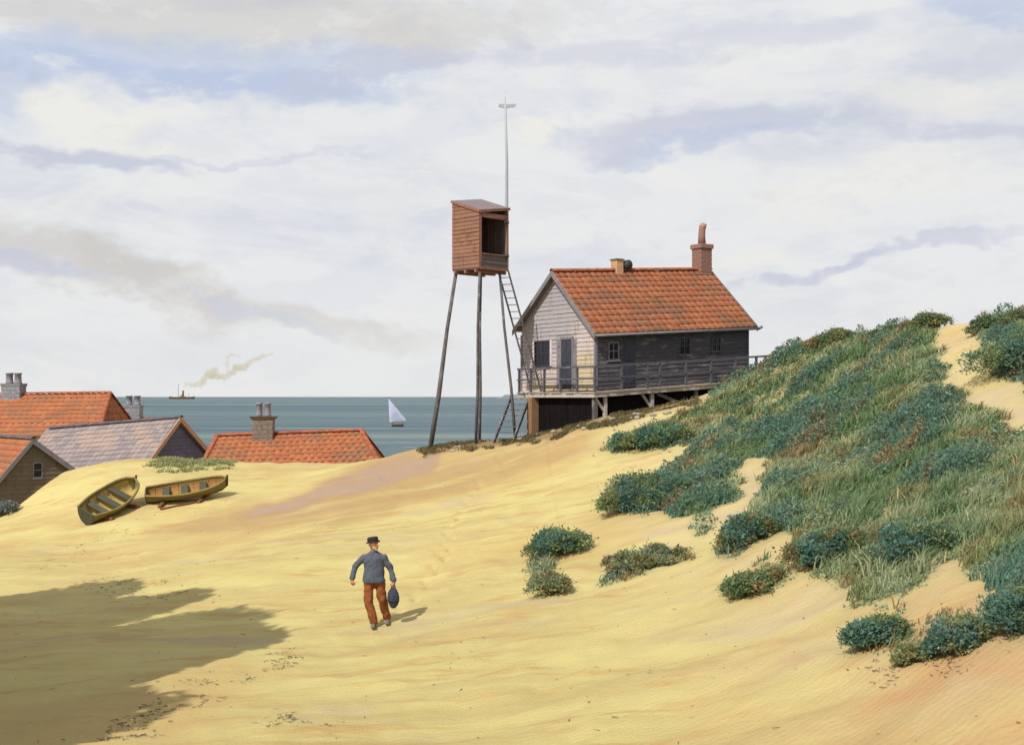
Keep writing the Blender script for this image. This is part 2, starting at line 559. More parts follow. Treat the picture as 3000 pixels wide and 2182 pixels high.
M['sail'] = plain('pale blue grey sailcloth', (0.44, 0.47, 0.60), 0.9, 0.12, 0.6)
M['hullbrown'] = plain('brown varnished hull', (0.10, 0.065, 0.03), 0.5, 0.3, 2)
M['stone'] = plain('beach stone', (0.30, 0.27, 0.23), 0.9, 0.35, 6)
M['headland'] = plain('far wooded land', (0.16, 0.18, 0.2), 1.0, 0.2, 0.01)
M['bark'] = plain('grey bark', (0.12, 0.10, 0.08), 0.9, 0.3, 10)


def leaf_mat(name, tr=0.38):
    m = Mat(name, 0.75, 0.15)
    a = m.attr('Col')
    m.L(a.outputs['Color'], m.b.inputs['Base Color'])
    t = m.N('ShaderNodeBsdfTranslucent'); m.L(a.outputs['Color'], t.inputs[0])
    mx = m.N('ShaderNodeMixShader'); mx.inputs[0].default_value = tr
    m.L(m.b.outputs[0], mx.inputs[1]); m.L(t.outputs[0], mx.inputs[2])
    m.L(mx.outputs[0], m.nt.nodes['Material Output'].inputs['Surface'])
    return m.m


M['leaf'] = leaf_mat('foliage')

# ------------------------------------------------------------------ terrain
ctrl_px = [  # photograph column, row and distance of points on the dune
    (0, 2182, 16), (700, 2182, 15.5), (1500, 2182, 15), (2000, 2182, 14), (2500, 2182, 12.5), (3000, 2182, 11), (-500, 2182, 16.5), (3500, 2182, 10),
    (0, 1835, 25.5), (600, 1835, 24.5), (1110, 1835, 24), (1500, 1835, 22.2), (2000, 1835, 20), (2500, 1835, 17.2), (3000, 1835, 14), (-500, 1835, 26),
    (0, 1650, 36), (300, 1650, 37.5), (600, 1600, 37), (1110, 1620, 31), (1500, 1640, 29), (1900, 1620, 26.5), (-500, 1660, 36),
    (0, 1570, 44), (300, 1530, 44), (400, 1420, 47.5), (600, 1450, 46.5), (800, 1460, 45), (1110, 1460, 41), (1500, 1450, 37.5),
    (1250, 1370, 45.5), (1500, 1340, 43.5), (1722, 1300, 41.5), (2000, 1500, 29.5), (2000, 1300, 38), (2500, 1500, 24), (2500, 1250, 33), (3000, 1500, 19.5), (3000, 1200, 27.5),
    (2250, 1230, 40), (2500, 1080, 40), (2800, 1050, 34),
    (0, 1500, 49), (190, 1366, 52), (480, 1332, 53.5), (800, 1342, 55), (1060, 1341, 53.5), (1160, 1328, 52), (1255, 1306, 49), (1400, 1286, 48.2), (1510, 1278, 48.5),
    (1575, 1270, 48), (1722, 1238, 44.2), (1785, 1217, 44.8), (1915, 1195, 46), (2030, 1168, 47), (2200, 1114, 49),
    (2300, 1068, 48.5), (2380, 1000, 46.5), (2560, 982, 44), (2760, 946, 41), (3000, 925, 37.5), (3300, 900, 33),
]
ctrl = [tuple(PX(*p)) for p in ctrl_px]
ctrl += [(0, 0, 6.35), (0, 8, 4.6), (6, 6, 5.3), (-8, 6, 4.2), (10, 0, 7.0), (-15, 0, 4.5), (25, 15, 8.5), (30, 30, 10.2), (-30, 30, 2.9), (-30, 48, 3.2), (3, 54, 7.4), (7, 54, 8.1), (20, 0, 8.0), (-30, 10, 3.6)]
ctrl = np.array(ctrl)


def tps_fit(P, reg=0.02):
    n = len(P)
    d = np.linalg.norm(P[:, None, :2] - P[None, :, :2], axis=2)
    K = np.where(d > 0, d * d * np.log(d + 1e-9), 0) + reg * np.eye(n)
    A = np.zeros((n + 3, n + 3)); A[:n, :n] = K; A[:n, n] = 1; A[:n, n + 1:] = P[:, :2]; A[n, :n] = 1; A[n + 1:, :n] = P[:, :2].T
    b = np.zeros(n + 3); b[:n] = P[:, 2]
    return np.linalg.solve(A, b)


TW = tps_fit(ctrl)


def tps(x, y):
    sh = x.shape
    x = x.ravel(); y = y.ravel()
    out = TW[-3] + TW[-2] * x + TW[-1] * y
    for i in range(len(ctrl)):
        d2 = (x - ctrl[i, 0]) ** 2 + (y - ctrl[i, 1]) ** 2
        out = out + TW[i] * 0.5 * d2 * np.log(d2 + 1e-12)
    return out.reshape(sh)


crest_px = [(-600, 47), (-300, 47), (0, 49), (190, 52), (480, 53.5), (800, 55), (1060, 53.5), (1160, 52), (1255, 49.6), (1400, 49), (1540, 49.2)]
CR = [(-60.0, 47.0)] + [((u - 1500) / F * Y, Y) for u, Y in crest_px] + [(3, 54), (7, 54), (9.6, 50.3), (10.8, 48.6), (11.4, 46.8), (12.96, 44.2), (14.35, 41.2), (15.6, 37.8), (16.5, 33.5), (30, 32), (80, 30)]
CRX = np.array([c[0] for c in CR]); CRY = np.array([c[1] for c in CR])


def height(x, y, fine=True):
    x = np.asarray(x, float); y = np.asarray(y, float)
    yc = np.interp(x, CRX, CRY)
    d = y - yc
    # keep the fitted dune only over the ground it was fitted to
    xs = np.clip(x, -32, 32)
    ys = np.clip(np.minimum(y, yc + 0.6), -6, 60)
    h = tps(xs, ys)
    over = 0.7 * np.log1p(np.exp(np.clip(d / 0.7, -30, 30)))
    h = h - 0.46 * np.minimum(over, 60)
    terr = np.where(y < 110, 1.5, 1.5 - (y - 110) * 0.05)
    k = 0.5
    h = np.where(d > -6, k * np.log(np.exp(np.clip(h / k, -60, 60)) + np.exp(np.clip(terr / k, -60, 60))), h)
    if fine:
        h = h + (fbm(x * 0.35 + 5, y * 0.35 + 9, 3) - 0.5) * 0.22 * smooth01(y, 3, 12)
        h = h + (fbm(x * 1.5 + 3, y * 1.1, 3) - 0.5) * 0.09
        a_ = R(38); p_ = x * math.cos(a_) + y * math.sin(a_); q_ = -x * math.sin(a_) + y * math.cos(a_)
        h = h + (fbm(p_ * 0.35 + 60, q_ * 1.5 + 13, 4) - 0.5) * 0.16
        h = h + (vnoise(x * 4.1 + 3, y * 3.3) - 0.5) * 0.018
    return h


def hz(x, y):
    return float(height(np.array([x]), np.array([y]))[0])


def hit(u, v):
    """where the sight line through a photograph point meets the dune"""
    Y = np.arange(9, 58, 0.02)
    x = (u - 1500) / F * Y
    z = CZ + (HOR - v) / F * Y
    h = height(x, Y)
    i = np.argmax(h >= z)
    if h[i] < z[i]: i = int(np.argmin(z - h))
    return Vector((x[i], Y[i], h[i]))


def in_poly(u, v, poly):
    ins = np.zeros(u.shape, bool)
    n = len(poly)
    for i in range(n):
        x1, y1 = poly[i]; x2, y2 = poly[(i + 1) % n]
        c = ((y1 > v) != (y2 > v)) & (u < (x2 - x1) * (v - y1) / (y2 - y1 + 1e-9) + x1)
        ins ^= c
    return ins


G_MAIN = [(1745, 1330), (1810, 1286), (1930, 1234), (2050, 1176), (2170, 1112), (2300, 1040), (2370, 960), (2560, 930), (2760, 880), (3000, 840), (4200, 500),
          (4200, 2000), (3300, 1900), (3000, 1850), (2930, 1800), (2890, 1720), (2810, 1655), (2700, 1690), (2640, 1780), (2520, 1790), (2480, 1700), (2390, 1690), (2330, 1580), (2240, 1560),
          (2150, 1640), (2100, 1620), (2130, 1540), (2040, 1560), (1990, 1520), (1800, 1505), (1760, 1460), (1800, 1420), (1900, 1390), (2000, 1340), (1900, 1320), (1820, 1330)]
G_GAPS = [[(2755, 880), (2860, 860), (2862, 1045), (2910, 1085), (3000, 1140), (3300, 1310), (3300, 1470), (2960, 1240), (2850, 1175), (2780, 1110), (2758, 1020)],
          [(2200, 1330), (2262, 1330), (2240, 1420), (2160, 1520), (2110, 1610), (2020, 1610), (2110, 1500), (2190, 1400)],
          [(2160, 1600), (2300, 1580), (2280, 1630), (2160, 1645)], [(2520, 1560), (2600, 1490), (2640, 1500), (2570, 1590)], [(1800, 1380), (1960, 1310), (2050, 1310), (1960, 1370), (1850, 1400)]]
G_EXTRA = [[(1560, 1650), (1700, 1560), (1700, 1600), (1620, 1640), (1560, 1760)], [(1750, 1740), (1760, 1680), (2000, 1590), (2010, 1640), (1820, 1700)],
           [(2120, 1740), (2160, 1680), (2260, 1640), (2300, 1690), (2240, 1740)], [(2480, 1900), (2520, 1840), (2640, 1800), (2640, 1870), (2560, 1920)], [(2620, 1880), (2700, 1880), (2720, 1940), (2660, 1940)],
           [(2740, 1880), (2760, 1810), (2830, 1800), (2840, 1900), (2790, 1930)]]
G_PALE = [(420, 1380), (470, 1340), (560, 1325), (690, 1345), (680, 1370), (560, 1385), (480, 1390)]
D_DIRT = [(1230, 1335), (1250, 1295), (1400, 1270), (1560, 1255), (1720, 1230), (1900, 1185), (2040, 1160), (2060, 1175), (1910, 1212), (1760, 1245), (1600, 1290), (1420, 1315)]
T_TAN = [(1080, 1340), (1240, 1300), (1560, 1268), (1760, 1255), (1700, 1330), (1420, 1420), (1080, 1520), (700, 1560), (420, 1580), (560, 1500), (900, 1440)]
T_TRACK = [(700, 1505), (1180, 1345), (1290, 1330), (1240, 1375), (1000, 1450), (760, 1510)]


def masks(x, y, z):
    yy = np.maximum(y, 1.0)
    w1 = fbm(x * 1.7, y * 1.2, 4) - 0.5; w2 = fbm(x * 1.7 + 40, y * 1.2 + 7, 4) - 0.5
    u = 1500 + x / yy * F + w1 * 2600 / yy * 1.2
    v = HOR - (z - CZ) / yy * F + w2 * 1500 / yy * 1.2
    beh = y > np.interp(x, CRX, CRY) + 1.2
    g = in_poly(u, v, G_MAIN)
    for q in G_GAPS: g &= ~in_poly(u, v, q)
    for q in G_EXTRA: g |= in_poly(u, v, q)
    g &= y > 5
    g = g | (beh & (x > 9))
    pale = in_poly(u, v, G_PALE)
    dirt = in_poly(u, v, D_DIRT)
    tr = np.maximum(in_poly(u, v, T_TRACK) * 1.0, in_poly(u, v, T_TAN) * 0.5)
    return g.astype(float), pale.astype(float), dirt.astype(float), tr.astype(float)


def axis(segs):
    a = []
    for s0, s1, st in segs: a.append(np.arange(s0, s1, st))
    a.append([segs[-1][1]])
    return np.concatenate(a)


gx = axis([(-600, -100, 50), (-100, -40, 5), (-40, -24, 0.8), (-24, -4.2, 0.125), (-4.2, 1.2, 0.06), (1.2, 18, 0.125), (18, 26, 0.3), (26, 40, 0.8), (40, 100, 5), (100, 600, 50)])
gy = axis([(-60, 0, 4), (0, 10, 0.5), (10, 23, 0.11), (23, 36, 0.07), (36, 60, 0.15), (60, 100, 2), (100, 260, 8)])
XX, YY = np.meshgrid(gx, gy)
ZZ = height(XX, YY)
mg, mp_, md, mt = masks(XX, YY, ZZ)


def blur(a, n):
    for _ in range(n):
        a = (a + np.roll(a, 1, 0) + np.roll(a, -1, 0) + np.roll(a, 1, 1) + np.roll(a, -1, 1)) / 5
    return a


mt_s = blur(mt, 14)
mg_e = blur(mg, 22)


def edge_in(x, y):
    i = np.clip(np.searchsorted(gy, y), 0, len(gy) - 1); j = np.clip(np.searchsorted(gx, x), 0, len(gx) - 1)
    return smooth01(mg_e[i, j], 0.42, 0.98)

ZZ = ZZ - np.clip(mt_s * 2 - 1, 0, 1) * 0.05
# footprints behind the walking man
fp0 = hit(1112, 1834)
for k_ in range(34):
    t_ = 0.35 + k_ * 0.62
    fx_ = fp0.x + 0.02 + t_ * 0.10 + 0.25 * math.sin(t_ * 0.35) + (0.11 if k_ % 2 else -0.09); fy_ = fp0.y + 0.1 + t_
    e_ = ((XX - fx_) / 0.10) ** 2 + ((YY - fy_) / 0.20) ** 2
    ZZ = ZZ - 0.10 * np.exp(-e_ * 0.9) + 0.03 * np.exp(-((XX - fx_) / 0.17) ** 2 - ((YY - fy_ + 0.12) / 0.2) ** 2)


def sand_material():
    m = Mat('dune sand', 0.95, 0.1)
    st = m.noise(0.55, 6, 0.6, (0.35, 1.0, 1), (0, 0, R(-38)), 0.4)
    st2 = m.noise(1.6, 6, 0.65, (0.22, 1.0, 1), (0, 0, R(-38)), 0.3)
    big = m.noise(0.16, 4, 0.55, (1, 1, 1))
    fine = m.noise(26, 5, 0.7)
    grain = m.noise(180, 2, 0.6)
    c = m.mix(m.rng(st, 0.36, 0.66), (0.50, 0.43, 0.18), (0.43, 0.345, 0.148))
    c = m.mix(m.rng(st2, 0.50, 0.68, 0, 0.85), c, (0.40, 0.27, 0.11))
    c = m.mix(m.rng(st2, 0.44, 0.26, 0, 0.6), c, (0.55, 0.49, 0.245))
    c = m.mix(m.rng(big, 0.50, 0.66, 0, 0.65), c, (0.44, 0.31, 0.13))
    lil = m.noise(0.42, 6, 0.65, (0.3, 1.0, 1), (0, 0, R(-30)), 0.5)
    c = m.mix(m.rng(lil, 0.54, 0.68, 0, 0.65), c, (0.39, 0.315, 0.215))
    gx_ = m.N('ShaderNodeSeparateXYZ'); m.L(m.tc('Object'), gx_.inputs[0])
    rt_ = m.math('MULTIPLY', m.rng(gx_.outputs[0], 1.0, 6.0), m.rng(lil, 0.40, 0.60, 0.2, 0.8))
    c = m.mix(rt_, c, (0.46, 0.36, 0.225))
    tr = m.attr('track').outputs['Fac']
    c = m.mix(m.math('MULTIPLY', tr, m.rng(st, 0.30, 0.55, 0.7, 1.4)), c, (0.34, 0.215, 0.10))
    c = m.mix(m.math('MULTIPLY', m.rng(tr, 0.45, 0.9), m.rng(st2, 0.35, 0.62, 0.4, 1.0)), c, (0.315, 0.228, 0.175))
    wr = m.noise(0.35, 5, 0.6)
    lowr = m.math('MULTIPLY', m.rng(gx_.outputs[1], 19.0, 13.0), m.rng(gx_.outputs[0], 1.0, 4.5))
    c = m.mix(m.math('MULTIPLY', lowr, m.rng(wr, 0.36, 0.62, 0.15, 0.85)), c, (0.44, 0.245, 0.105))
    di = m.attr('dirt').outputs['Fac']
    c = m.mix(m.math('MULTIPLY', di, m.rng(fine, 0.3, 0.65, 0.35, 0.95)), c, (0.15, 0.10, 0.055))
    pa = m.attr('pale').outputs['Fac']
    c = m.mix(m.math('MULTIPLY', pa, 0.5), c, (0.33, 0.36, 0.14))
    g = m.attr('green').outputs['Fac']
    soil = m.mix(m.rng(st2, 0.4, 0.62), (0.28, 0.28, 0.135), (0.34, 0.29, 0.15))
    c = m.mix(m.math('MULTIPLY', g, 0.85), c, soil)
    c = m.mix(m.rng(fine, 0.3, 0.75, 0.0, 0.16), c, (0.36, 0.27, 0.13))
    c = m.mix(m.rng(grain, 0.6, 0.75, 0, 0.25), c, (0.28, 0.22, 0.12))
    m.color(c)
    wv = m.N('ShaderNodeTexWave'); wv.inputs['Scale'].default_value = 2.6; wv.inputs['Distortion'].default_value = 7.0
    wv.inputs['Detail'].default_value = 3; wv.inputs['Detail Scale'].default_value = 1.2
    mp = m.N('ShaderNodeMapping'); mp.inputs['Rotation'].default_value = (0, 0, R(55))
    m.L(m.tc('Object'), mp.inputs[0]); m.L(mp.outputs[0], wv.inputs['Vector'])
    h = m.math('ADD', m.math('MULTIPLY', wv.outputs['Fac'], 0.14), m.math('ADD', m.math('MULTIPLY', fine, 0.55), m.math('MULTIPLY', grain, 0.12)))
    h = m.math('ADD', h, m.math('MULTIPLY', st2, 0.9))
    m.bump(h, 0.7, 0.07)
    return m.m


def make_ground():
    ny, nx = XX.shape
    verts = np.stack([XX, YY, ZZ], -1).reshape(-1, 3)
    i = (np.arange(ny - 1)[:, None] * nx + np.arange(nx - 1)[None]).ravel()
    faces = np.stack([i, i + 1, i + nx + 1, i + nx], -1)
    me = array_mesh('ground', verts, faces, sand_material(), smooth=True)
    for nm, a in (('green', blur(mg, 2)), ('pale', blur(mp_, 3)), ('dirt', blur(md, 3)), ('track', mt_s)):
        at = me.attributes.new(nm, 'FLOAT', 'POINT')
        at.data.foreach_set('value', a.astype(np.float32).ravel())
    o = bpy.data.objects.new('ground', me)
    col.objects.link(o)
    tag(o, 'yellow sand dune sloping up to the right under grass', None, None, 'structure')


make_ground()


# ------------------------------------------------------------------ sea and far land
def sea_material():
    m = Mat('grey blue sea', 0.45, 0.07)
    n1 = m.noise(0.018, 6, 0.6, (0.10, 1, 1), dist=0.3)
    n2 = m.noise(0.05, 5, 0.6, (0.12, 1, 1))
    big = m.noise(0.0022, 4, 0.55, (0.2, 1, 1))
    c = m.mix(m.rng(n1, 0.38, 0.62), (0.045, 0.088, 0.11), (0.078, 0.132, 0.15))
    n3 = m.noise(0.0055, 5, 0.62, (0.09, 1, 1), dist=0.5)
    c = m.mix(m.rng(n3, 0.50, 0.64, 0, 0.75), c, (0.20, 0.225, 0.215))
    c = m.mix(m.rng(n3, 0.46, 0.34, 0, 0.8), c, (0.04, 0.078, 0.105))
    c = m.mix(m.rng(n2, 0.56, 0.70, 0, 0.8), c, (0.23, 0.26, 0.25))
    c = m.mix(m.rng(big, 0.42, 0.6, 0, 0.5), c, (0.05, 0.085, 0.115))
    wc = m.noise(0.16, 4, 0.7, (0.25, 1, 1), dist=0.6)
    c = m.mix(m.rng(wc, 0.66, 0.72, 0, 0.7), c, (0.42, 0.45, 0.45))
    m.color(c)
    w = m.noise(0.8, 6, 0.65, (0.35, 1, 1), dist=0.4)
    w2 = m.noise(0.09, 4, 0.6, (0.3, 1, 1))
    m.bump(m.math('ADD', w, m.math('MULTIPLY', w2, 4.0)), 1.0, 0.6)
    return m.m


mb = MB()
ys = [60, 90, 130, 190, 280, 420, 700, 1500, 4000, 12000, 60000]
xs = [-60000, -12000, -3000, -800, -200, -60, 0, 60, 200, 800, 3000, 12000, 60000]
mb.add([(x, y, 0) for y in ys for x in xs], [(j * 13 + i, j * 13 + i + 1, j * 13 + i + 14, j * 13 + i + 13) for j in range(len(ys) - 1) for i in range(12)])
tag(mb.build('sea', sea_material()), 'grey blue sea with pale streaks reaching the horizon', None, None, 'structure')

mb = MB()
rr = random.Random(4)
Yh = 5200
n = 40
prof = []
for i in range(n + 1):
    u = 1452 + (2300 - 1452) * (i / n) ** 1.3
    hgt = 9 * min(1, i / 3) + 4 * rr.random() + (7 if 2 < i < 7 else 0)
    prof.append((u, hgt))
vs = []
for u, hgt in prof:
    x = (u - 1500) / F * Yh
    vs += [(x, Yh - 60, -1), (x, Yh, hgt), (x, Yh + 200, -1)]
mb.add(vs, [q for i in range(n) for q in ((i * 3, i * 3 + 3, i * 3 + 4, i * 3 + 1), (i * 3 + 1, i * 3 + 4, i * 3 + 5, i * 3 + 2))])
tag(mb.build('headland', M['headland'], None, True), 'low far headland on the horizon', None, None, 'structure')


# ------------------------------------------------------------------ boarding and tiles
Z = Vector((0, 0, 1))


def clapboards(parent, mats, O, U, Nn, z0, z1, pitch, span, openings=(), fn=None, name='board', proud=0.03, rnd=None):
    """rows of overlapping boards, each a mesh of its own, cut round the openings"""
    O = Vector(O); U = Vector(U); Nn = Vector(Nn)
    rnd = rnd or random.Random(1)
    z = z0
    row = 0
    while z < z1 - 0.02:
        zt = min(z + pitch, z1)
        a0, a1 = span(z); b0, b1 = span(zt - 0.004)
        if a1 - a0 < 0.05: break
        cuts = [(u0, u1) for (u0, u1, q0, q1) in openings if q0 < zt - 0.02 and q1 > z + 0.02]
        segs = [(a0, a1, b0, b1)]
        for (c0, c1) in cuts:
            new = []
            for (p0, p1, r0, r1) in segs:
                if c1 <= p0 or c0 >= p1: new.append((p0, p1, r0, r1)); continue
                if c0 > p0 + 0.03: new.append((p0, c0, r0, c0))
                if c1 < p1 - 0.03: new.append((c1, p1, c1, r1))
            segs = new
        for (p0, p1, r0, r1) in segs:
            # long rows are butted from two lengths
            parts = [(p0, p1, r0, r1)]
            if p1 - p0 > 3.2:
                c = p0 + (p1 - p0) * rnd.uniform(0.35, 0.65)
                parts = [(p0, c - 0.004, r0, c - 0.004), (c, p1, c, r1)]
            for (s0, s1, t0, t1) in parts:
                if t1 - t0 < 0.02: t0 = (t0 + t1) / 2 - 0.01; t1 = t0 + 0.02
                m = MB(fn)
                k = proud + rnd.uniform(-0.006, 0.008)
                dz = rnd.uniform(-0.012, 0.004)
                P = lambda u, zz, o: O + U * u + Z * zz + Nn * o
                m.hexa([P(s0, z + dz, 0.002), P(s1, z + dz, 0.002), P(s1, z + dz, k), P(s0, z + dz, k),
                        P(t0, zt, 0.002), P(t1, zt, 0.002), P(t1, zt, 0.008), P(t0, zt, 0.008)])
                mt_ = mats(row, z, rnd) if callable(mats) else mats
                m.build(name, mt_, parent)
        z = zt; row += 1


def pantile_mesh(mat, w=0.30, l=0.42, amp=0.019, flat=False):
    m = MB()
    n = 2 if flat else 7
    top = []
    for j, yy in enumerate((0, l)):
        for i in range(n + 1):
            t = i / n
            zz = 0.0 if flat else amp * (math.sin(2 * math.pi * t - 0.6) * 0.9 + 0.35 * math.sin(4 * math.pi * t))
            x = (t - 0.5) * w * (0.97 if flat else 1.06)
            base = 0.036 if j == 0 else 0.006
            top.append((x, yy, zz + base))
    bot = [(p[0], p[1], p[2] - 0.016) for p in top]
    k = n + 1
    fs = []
    for i in range(n):
        fs.append((i, i + 1, k + i + 1, k + i))
        fs.append((2 * k + i, 3 * k + i, 3 * k + i + 1, 2 * k + i + 1))
        fs.append((i, 2 * k + i, 2 * k + i + 1, i + 1))
    fs.append((0, k, 3 * k, 2 * k)); fs.append((n, 2 * k + n, 3 * k + n, k + n))
    m.add(top + bot, fs)
    me = m.mesh('tile', not flat)
    me.materials.append(mat)
    return me


def tile_slope(roof, me, p0, e, s, length, slope_len, w, gauge, rnd, inset_l=0.0, inset_r=0.0, name='tile', jit=1.0):
    """tiles laid from the eave p0 upwards; inset: how far the ends step in at the ridge"""
    e = Vector(e).normalized(); s = Vector(s)
    nrm = e.cross(s).normalized()
    rows = max(1, int(round(slope_len / gauge)))
    g = slope_len / rows
    sn = s.normalized()
    nr = 0
    for i in range(rows):
        a = inset_l * (i + 0.5) / rows; b = length - inset_r * (i + 0.5) / rows
        nn = max(1, int(round((b - a) / w)))
        for k in range(nn):
            x = a + (k + 0.5) * (b - a) / nn
            o = Vector(p0) + e * x + sn * (g * i - 0.04 + rnd.uniform(-0.012, 0.012) * jit) + nrm * rnd.uniform(0, 0.008)
            if rnd.random() < 0.03: o = o - sn * rnd.uniform(0.03, 0.09)
            Mx = basis(o, e + nrm * rnd.uniform(-0.02, 0.02) * jit + sn * rnd.uniform(-0.02, 0.02) * jit, sn + nrm * rnd.uniform(-0.012, 0.012), nrm)
            inst(name, me, roof, Mx); nr += 1
    return nr


def ridge_run(parent, mat, a, b, r=0.11, seg=0.42, name='ridge_tile'):
    a = Vector(a); b = Vector(b)
    n = max(1, int(round((b - a).length / seg)))
    for i in range(n):
        p = a.lerp(b, i / n); q = a.lerp(b, (i + 1.04) / n)
        m = MB()
        d = (q - p).normalized(); sdv = d.cross(Z).normalized(); up = sdv.cross(d)
        ring = []
        for c, rad in ((p, r * 1.04), (q, r * 0.97)):
            for k in range(7):
                t = math.pi * k / 6
                ring.append(c + sdv * math.cos(t) * rad + up * math.sin(t) * rad * 0.8)
            for k in range(7):
                t = math.pi * (6 - k) / 6
                ring.append(c + sdv * math.cos(t) * rad * 0.82 + up * (math.sin(t) * rad * 0.62))
        m.add(ring, [(k, (k + 1) % 14, 14 + (k + 1) % 14, 14 + k) for k in range(14)] + [tuple(range(14)), tuple(range(27, 13, -1))])
        m.build(name, mat, parent, False)


def window(parent, O, U, Nn, u0, u1, z0, z1, frame_mat, fn=None, cols=2, rows=2, fw=0.06, label=None, glass=None):
    O = Vector(O); U = Vector(U); Nn = Vector(Nn)
    P = lambda u, zz, o: O + U * u + Z * zz + Nn * o

    def slab(m, a0, a1, b0, b1, d0, d1):
        m.hexa([P(a0, b0, d0), P(a1, b0, d0), P(a1, b0, d1), P(a0, b0, d1), P(a0, b1, d0), P(a1, b1, d0), P(a1, b1, d1), P(a0, b1, d1)])
    m = MB(fn)
    slab(m, u0, u0 + fw, z0, z1, 0.002, 0.05); slab(m, u1 - fw, u1, z0, z1, 0.002, 0.05)
    slab(m, u0 + fw, u1 - fw, z1 - fw, z1, 0.002, 0.048); slab(m, u0 + fw, u1 - fw, z0, z0 + fw, 0.002, 0.048)
    for i in range(1, cols):
        c = u0 + (u1 - u0) * i / cols
        slab(m, c - 0.018, c + 0.018, z0 + fw, z1 - fw, 0.002, 0.036)
    for j in range(1, rows):
        c = z0 + (z1 - z0) * j / rows
        slab(m, u0 + fw, u1 - fw, c - 0.016, c + 0.016, 0.002, 0.033)
    w = m.build('window', frame_mat, parent)
    if label: w['label'] = label
    for i in range(cols):
        for j in range(rows):
            m = MB(fn)
            slab(m, u0 + (u1 - u0) * i / cols + 0.02, u0 + (u1 - u0) * (i + 1) / cols - 0.02, z0 + (z1 - z0) * j / rows + 0.018, z0 + (z1 - z0) * (j + 1) / rows - 0.018, 0.004, 0.014)
            m.build('pane', glass or M['glass'], w)
    m = MB(fn)
    slab(m, u0 - 0.05, u1 + 0.05, z0 - 0.05, z0 - 0.004, 0.002, 0.085)
    m.build('sill', frame_mat, w)
    return w


# ------------------------------------------------------------------ the lookout hut on its deck
TH = 32.0
HC = PX(1745, 1145, 45.5)
HK = 0.062


def hsh(p):
    sag = 0.07 * math.sin(math.pi * min(max(p[0] / 7.53, 0), 1)) * min(max((p[2] - 1.9) / 1.5, 0), 1)
    return Vector((p[0], p[1], p[2] + HK * p[0] - sag))


